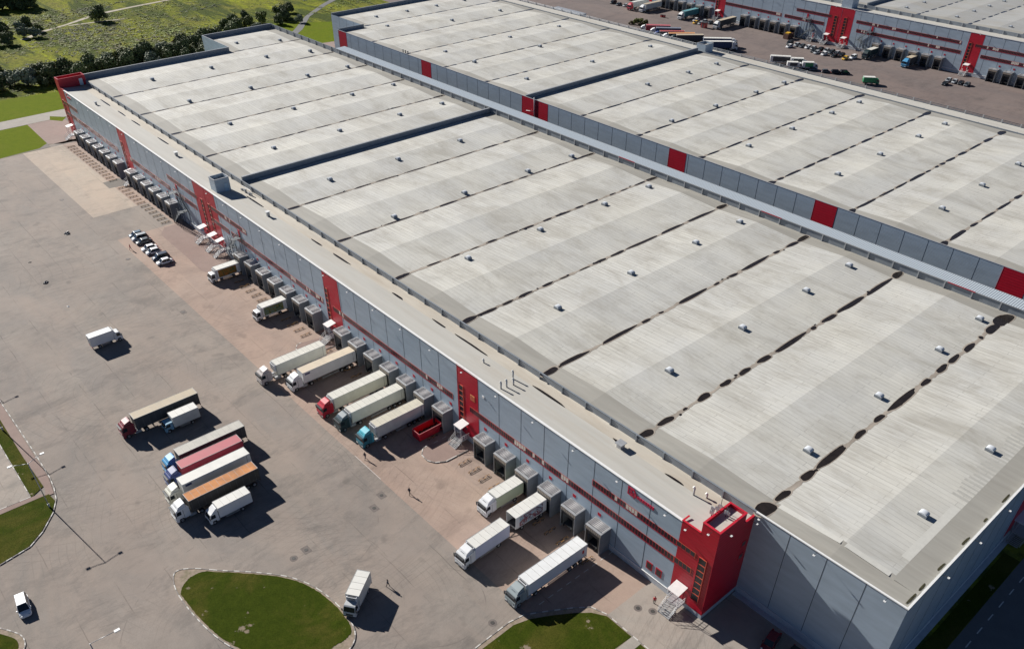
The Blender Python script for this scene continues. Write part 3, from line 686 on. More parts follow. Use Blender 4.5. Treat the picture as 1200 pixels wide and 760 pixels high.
p = MB(); p.box(-6.6, -.02, 0, -.02, .3, 1.05, 0); p.box(-.3, .3, 0, -.02, 9.0, 1.05, 0); p.build('plinth', [M_plinth], A, offA)
for a in ((-6.9, -3.3, 12.0, 12.95), (-12.1+5.4, -3.5, 8.15, 9.3)): ribbon_window(A, offA, a[0]+.05, a[1], -.09, a[2], a[3], 5, .75)
entrance(A, offA, -4.4, -.06, 1.5, 2.3)
for x, y in ((-5.2, -.15), (-1.3, -.15)): flood(A, offA, x, y, z1-.3 if x < -3 else z2-.4)
flood(A, offA, .1, 1.2, z2-.4, 'x+'); flood(A, offA, .1, 8.2, z1-.5, 'x+')
b = MB()
for i, (x, y) in enumerate(((-3.6, 2.6), (-3.4, 3.6), (-3.5, 4.6), (-3.8, 3.1), (-1.9, 4.3), (-2.0, 3.9))):
    b.tube((x, y, 16.6), (x, y, 20.2+.5*(i % 3)), .05, 6, 0); b.box(x-.35, y-.06, 19.3+.3*(i % 2), x+.3, y+.06, 20.0+.3*(i % 2), 1)
b.tube((-3.7, 2.4, 18.6), (-3.6, 4.9, 18.6), .05, 6, 0)
b.build('antenna_mast', [M_darkm, M_gal], A, offA)
# far corner tower
b = MB(); b.box(-292.3, -.07, 1.1, -285.5, .3, 17.5, 0); b.box(-292.3, -.07, 17.5, -292.0, 9.2, 20.3, 0); b.box(-292.3, .3, 1.1, -291.9, 9.1, 17.5, 0)
b.box(-292.0, -.07, 17.5, -287.0, .25, 20.3, 0) if False else None
b.box(-292.0, 8.9, 17.0, -288.6, 9.2, 20.3, 0); b.box(-288.9, .3, 17.0, -288.6, 8.9, 20.3, 0); b.box(-292.0, -.07, 17.5, -288.6, .3, 20.3, 0)
b.box(-291.9, .3, 17.0, -288.95, 8.85, 18.0, 1); b.box(-288.595, 6.9, 17.0, -288.55, 8.1, 19.3, 2)
t2 = b.build('corner_tower', [M_red, M_strip, pm('pale_door', (.6, .66, .7), .5, .05)], A, offA)
entrance(A, offA, -288.0, -.08, 1.4, 2.4)
stack_window(A, offA, -290.9, -289.8, -.1, 3.9, 12.9)
for z0, z1_ in ((7.95, 9.15), (11.8, 12.9)): ribbon_window(A, offA, -289.4, -285.7, -.1, z0, z1_, 8)
# roofs
flat_roof(A, offA, -292, -3.1, .36, 9.1, 17.25, 16.72, 16.95, 6.6)
b = MB(); b.box(-3.1, 6.5, 16.5, -.05, 9.1, 17.0); b.build('strip_roof', [M_strip], A, offA)
nearb = [(-167.3, -143.75)] + [(-143.75+24*i, -119.75+24*i) for i in range(7)]
farb = [(-292, -264.3), (-264.3, -240.2), (-240.2, -216), (-216, -191.8), (-191.8, -168.0)]
b = MB(); ZV = 17.82; RISE = .58
roof_bays(b, nearb[:-1], 9.3, 97.5, ZV, RISE)
# last bay: a second skirt along its outer edge
xa, xb = nearb[-1]; roof_bays(b, [(xa, xb)], 9.3, 97.5, ZV, RISE)
roof_bays(b, farb[1:], 9.3, 97.5, ZV, RISE)
roof_bays(b, [farb[0]], 9.3, 66.0, ZV, RISE, hip=(True, False))
roof_bays(b, [(-290.5, -264.3)], 66.0, 97.5, ZV, RISE, hip=(False, True)); roof_bays(b, [(-315.6, -290.5)], 66.3, 97.5, ZV, RISE)
RA = b
zq = lambda x: ZV+.006+(24.3-x)*RISE/12.02
b = MB(); b.face([(20.2, 12.7, zq(20.2)), (23.9, 12.7, zq(23.9)), (23.9, 94.1, zq(23.9)), (20.2, 94.1, zq(20.2))])
for i in range(40):
    y = 35.5+i*1.12; x = 17.6+.25*math.sin(i*1.3); b.face([(x, y, zq(x)), (20.2, y, zq(20.2)), (20.2, y+.5, zq(20.2)), (x, y+.5, zq(x))], 4)
zr = lambda x: zq(x)+.004
b.face([(18.9, 17.5, zr(18.9)), (20.19, 17.5, zr(20.19)), (20.19, 33, zr(20.19)), (18.9, 33, zr(18.9))], 1)
b.face([(1.5, 12.7, ZV+.010+1.5*RISE/12.02), (11.9, 12.7, ZV+.010+11.9*RISE/12.02), (11.9, 13.7, ZV+.010+11.9*RISE/12.02), (1.5, 13.7, ZV+.010+1.5*RISE/12.02)], 1); b.face([(12.6, 12.7, zr(12.6)), (19.6, 12.7, zr(19.6)), (19.6, 13.7, zr(19.6)), (12.6, 13.7, zr(12.6))], 1)
for i, (yy, ll) in enumerate(((11.5, 1.6), (14.5, 1.2), (20, 1.3), (27.5, 1.5), (34, .7), (41, 1.6), (50, 1.0), (60, 1.8))): blob(b, 23.6, yy, .16, ll*.8, ZV+.075, 2, 14, 900+i)
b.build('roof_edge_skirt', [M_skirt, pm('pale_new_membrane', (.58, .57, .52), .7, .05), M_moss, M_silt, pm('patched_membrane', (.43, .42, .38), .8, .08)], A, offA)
b = RA; rr = random.Random(3)
PUD = {0.45: [(8.9, 13.0, 1.5), (13.8, 17.3, .75), (20.6, 24.4, .75), (24.8, 34.0, .8), (36.6, 39.8, .7), (43.2, 46.1, .7), (47.5, 57.9, .75), (59.2, 62.8, .6), (65.5, 69.5, .7), (70.3, 74.4, .7), (76.3, 80.7, .75), (83.2, 84.4, .6), (86.0, 91.5, 1.0), (90.5, 97.2, 1.7)],
 -23.55: [(9.4, 12.5, 1.0), (14.2, 18.0, .8), (20.7, 21.8, .4), (24.7, 28.4, .8), (31.5, 34.4, .75), (37.1, 40.3, .75), (42.8, 47.0, .75), (48.4, 58.7, .75), (60.9, 62.6, .6), (65.0, 69.9, .7), (70.7, 81.2, .75), (82.0, 92.5, .7), (93.4, 97.3, 1.1)],
 -47.6: [(9.3, 13.0, 1.0), (13.6, 21.4, .7), (24.9, 35.6, .6), (36.8, 39.7, .5), (42.4, 43.8, .4), (48.1, 58.5, .65), (60.6, 62.6, .45), (65.9, 69.1, .55), (70.6, 81.1, .7), (83.0, 85.6, .5), (88.4, 92.7, .7), (93.0, 97.3, 1.0)],
 -71.75: [(9.3, 13.2, 1.0), (13.3, 18.6, .65), (20.1, 23.3, .5), (24.7, 28.9, .6), (31.7, 35.1, .55), (37.0, 39.9, .3), (43, 46.5, .25), (47.7, 51.8, .6), (53.6, 57.9, .6), (59.0, 69.6, .55), (70.7, 80, .55), (81, 92, .6), (93, 97.3, .9)],
 -95.75: [(9.3, 13.5, .8), (18.2, 22.5, .4), (25.1, 27.9, .35), (31, 33.5, .3), (36.1, 39.4, .5), (41.9, 46.0, .45), (47.2, 51.4, .5), (54.2, 57.5, .5), (58.4, 63.8, .55), (65.5, 68.9, .5), (70.0, 74.3, .5), (78.4, 80.9, .4), (82.8, 85.3, .35), (88.4, 92.8, .5), (93.3, 97.3, .9)]}
def randpud(y0, y1, seed, wmax=.5):
    r = random.Random(seed); o = [(y0, y0+4, wmax*1.4)]; y = y0+5
    while y < y1-8: l = r.uniform(2, 9); o.append((y, y+l, wmax*r.uniform(.55, 1))); y += l+r.uniform(.6, 3)
    o.append((y1-5, y1, wmax*1.5)); return o
for i, x in enumerate((-119.75, -143.75, -191.8, -216, -240.2, -264.3)): PUD[x] = randpud(9.4, 97.2, i+5, .5)
PUD[-290.5] = randpud(68, 97, 77, .4)
k = 0
for x, lst in PUD.items():
    silt_ribbon(b, x, 9.35 if x > -289 else 67, 97.3, ZV+.047, 2, int(x)+500)
    for y0, y1, ww in lst:
        blob(b, x, (y0+y1)/2, ww*.78+.17, (y1-y0)/2+.35, ZV+.054+.0003*(k % 5), 2, 20, k+1, .9)
        k += 1; blob(b, x+rr.uniform(-.1, .1), (y0+y1)/2, ww*.78, (y1-y0)/2, ZV+.062+.0003*(k % 5), 3, 20, k, .9)
    for _ in range(7): k += 1; blob(b, x+rr.uniform(-.5, .5), rr.uniform(12, 95), rr.uniform(.12, .3), rr.uniform(.2, .5), ZV+.07, 3, 8, k)
for x0, y0, x1, y1 in [[-93.1, 7.0, -88.7, 6.6], [-78.2, 6.0, -74.0, 6.4], [-70.6, 6.6, -60.9, 7.2], [-47.9, 7.0, -38.7, 6.3], [-27.3, 6.6, -24.6, 7.1], [-161.5, 7.5, -151.1, 7.0], [-127.1, 6.1, -122.4, 6.6], [-117.7, 7.0, -109.7, 7.2], [-269.0, 6.6, -258.8, 6.1], [-252.5, 6.0, -246.0, 6.7], [-240.6, 6.7, -233.4, 7.3], [-219.6, 6.9, -211.3, 6.8], [-15.5, 6.7, -12, 6.8]]:
    k += 1; blob(b, (x0+x1)/2, 6.75, (x1-x0)/2, .25, 16.775, 3, 20, k, .9)
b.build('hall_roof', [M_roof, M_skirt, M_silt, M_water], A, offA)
# hall walls
b = MB(); ZT = 18.25
wall_face(b, 'y-', 9.1, 0.0, 24.3, 1.25, ZT-.03); wall_face(b, 'x+', 24.3, 9.1, 97.6, 1.25, ZT-.03)
wall_face(b, 'y+', 97.6, -316, 24.3, 0, ZT-.03); wall_face(b, 'x-', -292.03, 9.1, 66, 0, ZT+1.3); wall_face(b, 'y-', 65.97, -316.03, -292, 0, ZT+1.3); wall_face(b, 'x-', -316.03, 65.97, 97.6, 0, ZT+1.3)
b.build('hall_wall', [M_clad], A, offA)
s = MB()
for x in (6.1, 12.2, 18.3): s.box(x-.05, 9.088, 1.3, x+.05, 9.098, ZT-.1)
for i in range(14): s.box(24.302, 15.1+6.1*i-.05, 1.3, 24.312, 15.1+6.1*i+.05, ZT-.1)
s.build('panel_joints', [M_seam], A, offA)
p = MB(); p.box(0, 9.0, 0, 24.3, 9.3, 1.25); p.box(24.1, 9.0, 0, 24.42, 97.6, 1.25); p.build('plinth', [M_plinth], A, offA)
p = MB(); p.box(24.42, 8.4, 0, 25.3, 97, .12); p.box(.2, 8.0, 0, 25.3, 9.0, .1); p.build('pavement_apron', [M_plinth], A, offA)
b = MB()
b.box(-292, 9.1, 16.9, .0, 9.3, ZT, 0); b.box(0, 9.02, ZT-.12, 24.4, 9.32, ZT+.04, 1); b.box(24.1, 9.33, ZT-.12, 24.4, 97.6, ZT+.04, 1)
b.box(-292, 9.06, ZT, -.02, 9.36, ZT+.06, 0)
parapet_posts(b, -290, -1, 9.1, 16.95, ZT, 6.0, 0)
b.build('roof_parapet', [M_par, M_white], A, offA)
b = MB(); b.box(-167.95, 9.3, ZV-.3, -167.45, 97.5, ZT+1.0, 0); b.box(-168.0, 9.3, ZT+1.0, -167.4, 97.5, ZT+1.08, 1); b.build('expansion_joint_wall', [M_par, M_gal], A, offA)
b = MB(); b.box(-292.0, 9.2, ZV-.3, -291.7, 66.2, ZT+1.3, 0); b.box(-316, 66.0, ZV-.3, -291.9, 66.3, ZT+1.3, 0); b.box(-316, 66.3, ZV-.3, -315.7, 97.5, ZT+1.3, 0)
b.box(-292.05, 9.2, ZT+1.3, -291.6, 66.0, ZT+1.38, 1); b.box(-316, 66.0, ZT+1.3, -291.6, 66.35, ZT+1.38, 1); b.box(-316.05, 66.36, ZT+1.3, -315.6, 97.5, ZT+1.38, 1)
b.build('end_parapet', [M_par, M_gal], A, offA)
# rear edge with the corrugated canopy over the passage
b = MB(); b.box(-316, 97.5, ZV-.2, 24.3, 97.7, 19.5, 0)
x = -314
while x < 24: b.box(x-.12, 97.28, ZV, x+.12, 97.5, 19.55, 1); x += 6.0
b.build('rear_fascia', [M_par, M_gal], A, offA)
b = MB(); b.face([(-262.5, 97.4, 19.62), (24.3, 97.4, 19.62), (24.3, 101.5, 19.70), (-262.5, 101.5, 19.70)], 0); b.box(-262.5, 97.3, 19.5, 24.3, 97.4, 19.66, 1); b.box(-262.5, 101.5, 19.3, 24.3, 101.6, 19.74, 1)
for rx in (-58.5, -10.5, -107): b.box(rx-3, 97.25, 19.47, rx+3, 97.299, 19.68, 2)
b.face([(-262.5, 97.4, 19.56), (-262.5, 101.5, 19.59), (24.3, 101.5, 19.59), (24.3, 97.4, 19.56)], 1)
b.build('passage_canopy', [M_cor, M_gal, M_redframe], A, offA)
for x in (17.0, -2.8, -32.5, -62.5, -92.2, -121.8, -152.3, -183.7, -212.2, -242.4, -273.6):
    xv = ((x-.25+480) % 24); d = min(xv, 24-xv)
    for y in (27.5, 50.1, 72.8, 90.0):
        if x == 17.0 and y == 90.0: continue
        if y == 90.0 and x == -152.3: continue
        vent(A, offA, x if not (x == -273.6 and y == 90) else -269.8, y, ZV+RISE*d/12+.3)
vent(A, offA, -300.2, 73.5, ZV+.6); vent(A, offA, -293.5, 89.5, ZV+.4)
# things on the strip roof
def rooftop_house(root, off, x0, y0, x1, y1, z0, z1, door=True):
    b = MB(); t = .2
    b.box(x0, y0, z0, x1, y0+t, z1, 0); b.box(x0, y1-t, z0, x1, y1, z1, 0); b.box(x0, y0+t, z0, x0+t, y1-t, z1, 0); b.box(x1-t, y0+t, z0, x1, y1-t, z1, 0)
    b.box(x0+t, y0+t, z0, x1-t, y1-t, z1-.7, 1)
    for a in ((x0-.05, y0-.05, x1+.05, y0+t), (x0-.05, y1-t, x1+.05, y1+.05), (x0-.05, y0+t+.01, x0+t, y1-t-.01), (x1-t, y0+t+.01, x1+.05, y1-t-.01)): b.box(a[0], a[1], z1, a[2], a[3], z1+.1, 2)
    if door: b.box(x1+.002, y1-1.6, z0, x1+.06, y1-.6, z0+2.2, 3)
    b.build('rooftop_house', [M_clad, M_strip, M_gal, pm('pale_blue_door', (.35, .48, .58), .5, .05)], root, off)
rooftop_house(A, offA, -170.4, 1.3, -166.9, 5.4, 16.9, 20.6)
def rvent(x, y, z, w=.9, h=1.5, name='roof_exhaust'):
    b = MB(); b.box(x-w/2, y-w/2, z, x+w/2, y+w/2, z+h, 1); b.box(x-w*.75, y-w*.75, z+h, x+w*.75, y+w*.75, z+h+.12, 0); b.build(name, [M_white if -210 < x < -100 else M_gal, M_gal], A, offA)
rvent(-145.5, 5.0, 16.85, .7, 1.2); rvent(-200.6, 4.6, 16.85, .75, 1.1); rvent(-24.8, 6.0, 16.8, 1.0, .9); rvent(-263, 3.4, 16.9, .6, 1.0)
for x, y in ((-50.2, 1.3), (-50.0, 2.5), (-49.8, 4.0), (-51.4, 5.3), (-9.4, 6.2), (-59, 4.5), (-7.6, 7.2)):
    b = MB(); hh = 1.6 if x > -53 and x < -49.9 else 1.3
    if x < -55 or x > -8: hh = .6
    b.tube((x, y, 16.7), (x, y, 16.9+hh), .16, 10, 0); b.tube((x, y, 16.9+hh), (x-.25, y-.05, 17.1+hh), .2, 10, 1); b.build('flue_pipe', [M_gal, M_white], A, offA)
b = MB(); [b.box(-165.5+i*1.1, 7.4+.2*(i % 2), 16.8, -165.0+i*1.1, 7.9, 17.3+.2*(i % 3)) for i in range(6)]; b.tube((-166.5, 8.3, 17.6), (-158, 8.6, 17.6), .06, 6)
b.build('roof_pipework', [M_gal], A, offA)
# red panel, landing and stair on the shaded end wall
b = MB(); b.box(24.302, 53.0, 1.3, 24.34, 59.2, ZT+.02); b.build('red_panel', [M_red], A, offA)
b = MB(); b.box(24.4, 55.5, 1.2, 27.2, 61, 1.35); b.box(24.36, 56, 1.36, 24.42, 57.1, 3.5)
for i in range(7): b.box(24.9, 55.2-.28*i, 1.15-.16*i, 26.9, 55.45-.28*i, 1.2-.16*i)
for x in (24.9, 27.1):
    for z in (.55, 1.05): b.tube((x, 61, 1.35+z), (x, 55.4, 1.35+z), .035, 6); b.tube((x, 55.4, 1.35+z), (x, 53.4, .1+z), .035, 6)
    for j in range(5): b.tube((x, 55.5+j*1.35, 0), (x, 55.5+j*1.35, 2.4), .035, 6)
b.build('entrance_stairs', [M_gal], A, offA)
b = MB(); b.box(24.35, 54.5, 4.5, 27.4, 60.5, 4.62); b.build('door_canopy', [M_canopy], A, offA)
for y in (18.6, 28.5, 38.4, 48.4, 58.4, 68, 78, 88): flood(A, offA, 24.32, y, ZT-.2, 'x+')
for x in (1.2, 10.6, 21.5): flood(A, offA, x, 9.02, ZT-.15)

# ======== building B (behind, its back wall shows above the canopy)
offB = (-140, 165, 0)
B = empty('warehouse', offB, label='middle grey warehouse behind the white corrugated canopy, with red squares along its wall', cat='warehouse', group='grey and red warehouses')
YB = 113.3; ZB = 19.75; ZVB = 18.75
b = MB(); wall_face(b, 'y-', YB, -286.5, 24.3, 0, ZB); b.box(-286.5, YB-.05, ZB, 24.3, YB+.25, ZB+.07, 1); b.box(-286.5, YB+.02, ZVB-.2, 24.3, YB+.25, ZB, 2)
wall_face(b, 'y-', 125.9, -312.5, -286.5, 0, ZB); wall_face(b, 'x-', -312.54, 125.9, 217.5, 0, ZB+.1); wall_face(b, 'x-', -286.54, YB, 125.9, 0, ZB+.1)
wall_face(b, 'x+', 24.3, YB, 205.5, 0, ZVB+.3); wall_face(b, 'y+', 217.5, -312.5, 24.3, 0, 17.3)
b.build('rear_wall', [M_clad, M_gal, M_par], B, offB)
s = MB(); x = -8.5+6.1*5
while x > -286: s.box(x-.05, YB-.012, 1, x+.05, YB-.002, ZB-.02); x -= 5.98
for x in (-306, -300, -294): s.box(x-.05, 125.888, 1, x+.05, 125.898, ZB-.05)
s.build('panel_joints', [M_seam], B, offB)
for x0, x1 in ((-8.6, -2.7), (-56.4, -50.1), (-104.9, -98.6), (-169.6, -163.3), (-163.0, -156.8), (-227.2, -221.2), (-286.3, -280.3)):
    red_panel(B, offB, x0+.2, x1+.2, YB, 1.0, ZB+.02)
b = MB(); b.tube((-163.1, YB-.2, 12), (-163.1, YB-.2, 20.6), .12, 8); b.tube((-166.5, YB-.7, 15.6), (-163.1, YB-.2, 15.9), .08, 6); b.build('downpipe', [M_gal], B, offB)
nb = [(-167.3, -143.4)] + [(-143.4+24*i, -119.4+24*i) for i in range(7)]
fb = [(-286.3, -264.3), (-264.3, -240.2), (-240.2, -216), (-216, -191.8), (-191.8, -168.0)]
b = MB()
roof_bays(b, nb+fb[1:], YB+.25, 205.4, ZVB, RISE)
roof_bays(b, [(-288.2, -264.3)], 126.0, 205.4, ZVB, RISE, hip=(False, True)); roof_bays(b, [(-288.2+1.9, -264.3)], YB+.25, 126.0, ZVB, RISE, hip=(True, False)); roof_bays(b, [(-312.3, -288.2)], 126.0, 205.4, ZVB, RISE)
for i, x in enumerate([-119.4+24*j for j in range(6)]+[-143.4, -191.8, -216, -240.2, -264.3, -288.2]):
    silt_ribbon(b, x, YB+.4 if x > -280 else 127, 205.2, ZVB+.045, 2, i)
    for y0, y1, ww in randpud(YB+.5 if x > -280 else 127, 205.2, 100+i, .62 if x > -130 else .5): k += 1; blob(b, x+.1, (y0+y1)/2, ww, (y1-y0)/2, ZVB+.056+.0003*(k % 5), 3, 16, k, .9)
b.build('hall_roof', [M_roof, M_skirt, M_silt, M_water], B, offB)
b = MB(); b.box(-167.95, YB+.3, ZVB-.3, -167.45, 205.3, ZVB+1.4, 0); b.box(-168, YB+.3, ZVB+1.4, -167.4, 205.3, ZVB+1.48, 1); b.build('expansion_joint_wall', [M_par, M_gal], B, offB)
b = MB(); b.box(-312.5, 126.1, ZVB-.3, -312.2, 205.3, ZVB+1.5, 0); b.box(-312.2, 125.92, ZVB-.3, -286.5, 126.15, ZVB+.95, 0); b.box(-286.5, YB+.3, ZVB-.3, -286.2, 126.2, ZVB+1.4, 0); b.box(-312.55, 125.9, ZVB+1.5, -312.1, 205.3, ZVB+1.58, 1)
b.build('end_parapet', [M_par, M_gal], B, offB)
b = MB(); b.box(-312.5, 205.4, 16.5, 24.3, 205.6, ZVB+.42, 0); parapet_posts(b, -310, 24, 205.6, 16.9, ZVB+.42, 6, 1, 1); b.build('roof_parapet', [M_par, M_gal], B, offB)
flat_roof(B, offB, -312.5, 24.3, 217.2, 205.6, 17.3, 16.85, 17.0, 208)
b = MB(); b.box(-312.5, 217.2, 17.0, 24.3, 217.6, 17.42, 0); b.box(-312.5, 216.9, 17.45, 24.3, 217.0, 18.0, 0) if False else None
b.tube((-312.5, 217.0, 18.15), (24.3, 217.0, 18.15), .1, 6, 0); b.tube((-312.5, 217.0, 17.75), (24.3, 217.0, 17.75), .07, 6, 0)
x = -311
while x < 24: b.box(x-.2, 216.85, 17.1, x+.2, 217.15, 18.3, 1); x += 6
b.build('roof_guard_rail', [M_par, M_gal], B, offB)
rooftop_house(B, offB, -171.8, 210.0, -167.4, 215.0, 16.9, 20.4)
for x in (-32.5, -62, -91.4, -120.8, -150.7, -183.4):
    xv = ((x+23.4+480) % 24); d = min(xv, 24-xv)
    for y in ((133.5, 156, 178.5, 195.3) if x > -180 else (128, 161.7, 195)):
        if (x, y) in ((-150.7, 133.5),): continue
        vent(B, offB, x, y, ZVB+RISE*d/12+.3)
for x, y in ((-213, 128), (-213, 162), (-231.2, 128.1), (-231.3, 162), (-231, 189.9), (-270.3, 161.9), (-270.4, 190.1), (-280, 134.1), (-297.4, 140), (-297.3, 156.8), (-297.1, 173.6), (-297.5, 190.6), (-2.5, 156), (-2.5, 133.5)): vent(B, offB, x, y, ZVB+.6)
for i in range(3):
    b = MB(); x = -240.5+1.6*i; b.tube((x, YB+1.2, ZVB), (x, YB+1.2, ZVB+1.6), .18, 8); b.tube((x, YB+1.2, ZVB+1.6), (x, YB+1.2, ZVB+1.75), .28, 8); b.build('flue_pipe', [M_darkm], B, offB)

# ======== building C (across the far yard, docks facing us)
offC = (-190, 360, 0)
Cw = empty('warehouse', offC, label='farthest grey warehouse across the far yard, with zigzag outside stairs on its front', cat='warehouse', group='grey and red warehouses')
YC = 326.3
DOCKS_C = [-98.2+6.15*i for i in range(6)] + [-153.4+6.15*i for i in range(6)] + [-228.9+6.1*i for i in range(6)] + [-283.4+6.1*i for i in range(6)] + [-320+6.1*i for i in range(3)]
redsC = [(-61.7, -55.4), (-113.0, -106.8), (-181.8, -175.3), (-175.1, -168.6), (-243.6+.2, -237.2+.2), (-300, -294)]
redsC[4] = (-249.3, -243.2)
facade(Cw, offC, YC, DOCKS_C, -40, -345, redsC, [(-106, -62), (-165.8, -115), (-206, -183.5), (-243, -208), (-293, -250)],
       [(-109.6, -62), (-166.8, -116), (-199.8, -180.2)], [(-112.4, -111.2), (-178.6, -177.2), (-173.4, -172.0), (-248.8, -247.6)], 17.1)
for x in (-110.2, -180.2, -170.8, -246.5, -187.8): entrance(Cw, offC, x, YC-.02, 1.4, 2.4)
fire_stair(Cw, offC, -167.0, YC, 1); fire_stair(Cw, offC, -184.0, YC, -1)
b = MB(); b.face([(-345, YC, 16.9), (-40, YC, 16.9), (-40, YC+8, 16.7), (-345, YC+8, 16.7)]); b.build('strip_roof', [M_strip], Cw, offC)
b = MB(); b.box(-345, YC+8, 16.5, -40, YC+8.3, 18.2, 0); parapet_posts(b, -345, -40, YC+8, 16.9, 18.2, 6, 1)
b.box(-345, YC-.02, 17.05, -40, YC+.2, 17.2, 1); b.build('roof_parapet', [M_par, M_gal], Cw, offC)
b = MB(); roof_bays(b, [(-167.3+24.1*i, -143.2+24.1*i) for i in range(5)] + [(-168-24.1*(i+1), -168-24.1*i) for i in range(7)], YC+8.3, 420, 17.8, RISE)
for i in range(11):
    x = -167.3+24.1*i if i < 5 else -168-24.1*(i-4)
    if i == 0: continue
    for y0, y1, ww in randpud(YC+9, 418, 200+i, .6): k += 1; blob(b, x, (y0+y1)/2, ww, (y1-y0)/2, 17.86+.0003*(k % 5), 3, 12, k, .9)
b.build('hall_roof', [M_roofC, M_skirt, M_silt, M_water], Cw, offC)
b = MB(); wall_face(b, 'x+', -40, YC, 420, 0, 17.8); wall_face(b, 'x-', -345, YC, 420, 0, 17.8); wall_face(b, 'y+', 420, -345, -40, 0, 17.8); b.build('hall_wall', [M_clad], Cw, offC)
b = MB(); b.box(-168.0, YC+8.4, 17.5, -167.3, 420, 19.2, 0); b.build('expansion_joint_wall', [M_par], Cw, offC)
rooftop_house(Cw, offC, -177.0, YC+1, -171.5, YC+6.5, 16.7, 20.8, False)
for x in (-152.4, -128.1, -104, -80):
    for y in (343.1, 360.2, 376.4, 392.5, 408): vent(Cw, offC, x, y, 18.4)
# small block at the far edge of building B's yard
offE = (-259, 226, 0)
E_ = empty('gatehouse', offE, label='small flat roofed grey block standing just beyond the middle warehouse at the top edge', cat='building')
b = MB(); b.box(-272, 221.5, 0, -252.6, 229, 15.2, 0); b.box(-272.1, 221.4, 15.2, -252.5, 229.1, 15.5, 1); b.build('wall', [M_clad, M_gal], E_, offE)
for yy in (224, 227): b = MB(); b.box(-252.598, yy-.4, 12.0, -252.55, yy+.4, 13.1); b.build('window', [M_glass], E_, offE)
for xx in (-268, -262.5, -257): b = MB(); b.box(xx-.05, 221.488, 0, xx+.05, 221.498, 15.1); b.build('panel_joint', [M_seam], E_, offE)

# ------------------------------------------------------------------ vehicles (nose points to -y, origin on the ground under the box's front edge)
M_tyre = pm('tyre', (.02, .02, .02), .85, .2); M_rim = pm('wheel_rim', (.38, .38, .38), .4, .1, metal=.4)
M_lamp = pm('headlamp_glass', (.7, .72, .72), .1, .05); M_tail = pm('tail_lamp', (.45, .02, .02), .3, .1)
M_cglass = pm('cab_glass', (.02, .026, .032), .06, .2)
M_chassis = pm('chassis_steel', (.07, .07, .075), .6, .2)
def paint(name, col, dirty=.35, rough=.5): return pm(name, col, max(rough, .42), .05, .6, dirt=(tuple(c*.6+.08 for c in col), dirty))
def wheel(parent, x, y, r=.5, wdt=.3):
    key = (r, wdt)
    if key not in WH:
        b = MB(); b.tube((-wdt/2, 0, r), (wdt/2, 0, r), r, 18, 0); o = b.build('wheel', [M_tyre], parent)
        c = MB(); c.tube((-wdt/2-.012, 0, r), (wdt/2+.012, 0, r), r*.55, 12, 0); c.build('rim', [M_rim], o); WH[key] = o
    else: o = copy_tree(WH[key], parent)
    o.parent = parent; o.location = (x, y, 0); return o
WH = {}
def boxbody(root, y0, y1, z0, z1, w, roofm, sidem, ribs=True, corrug=False, part='trailer'):
    b = MB(); h = w/2
    b.face([(-h, y0, z1), (h, y0, z1), (h, y1, z1), (-h, y1, z1)], 0)
    for sx in (-1, 1):
        if corrug:
            n = int((y1-y0)/.28); pts = []
            for i in range(n+1): pts.append((y0+(y1-y0)*i/n, h-(.04 if i % 4 in (0, 1) else 0)))
            for (ya, xa), (yb, xb) in zip(pts[:-1], pts[1:]):
                q = [(sx*xa, ya, z0), (sx*xb, yb, z0), (sx*xb, yb, z1-.1), (sx*xa, ya, z1-.1)]; b.face(q if sx > 0 else q[::-1], 1)
            b.box(sx*(h-.06), y0, z1-.1, sx*h, y1, z1-.002, 1); b.box(sx*(h-.06), y0, z0-.1, sx*h, y1, z0, 1)
        else:
            q = [(sx*h, y0, z0), (sx*h, y1, z0), (sx*h, y1, z1), (sx*h, y0, z1)]; b.face(q if sx > 0 else q[::-1], 1)
    b.face([(h, y1, z0), (-h, y1, z0), (-h, y1, z1), (h, y1, z1)], 1); b.face([(-h, y0, z0), (h, y0, z0), (h, y0, z1), (-h, y0, z1)], 1)
    b.face([(-h, y0, z0), (-h, y1, z0), (h, y1, z0), (h, y0, z0)], 2)
    for sx in (-1, 1): b.box(sx*(h-.03), y0+.01, z1-.06, sx*(h+.015), y1-.01, z1+.025, 3)
    b.box(-h, y1-.06, z1-.08, h, y1+.02, z1+.03, 3); b.box(-h, y0-.02, z1-.08, h, y0+.06, z1+.03, 3)
    if ribs:
        n = int((y1-y0)/1.22)
        for i in range(1, n): yy = y0+(y1-y0)*i/n; b.box(-h+.05, yy-.02, z1, h-.05, yy+.02, z1+.018, 4)
    o = b.build(part, [roofm, sidem, M_chassis, pm('body_edge_trim', (.45, .45, .44), .5, .15), pm('roof_seam', (.36, .35, .32), .6, .2)], root)
    d = MB(); d.box(-h+.06, y1+.004, z0+.05, -.02, y1+.05, z1-.1, 0); d.box(.02, y1+.004, z0+.05, h-.06, y1+.05, z1-.1, 0)
    for x in (-.75, -.3, .3, .75): d.tube((x, y1+.08, z0+.1), (x, y1+.08, z1-.15), .025, 6, 1)
    d.build('rear_door', [sidem, M_gal], o)
    t = MB()
    for s in (-1, 1): t.box(s*h*.95, y1+.03, z0-.32, s*h*.62, y1+.09, z0-.18, 0)
    t.box(-h, y1-.1, z0-.36, h, y1+.028, z0-.14, 1); t.build('tail_lights', [M_tail, M_chassis], o)
    return o
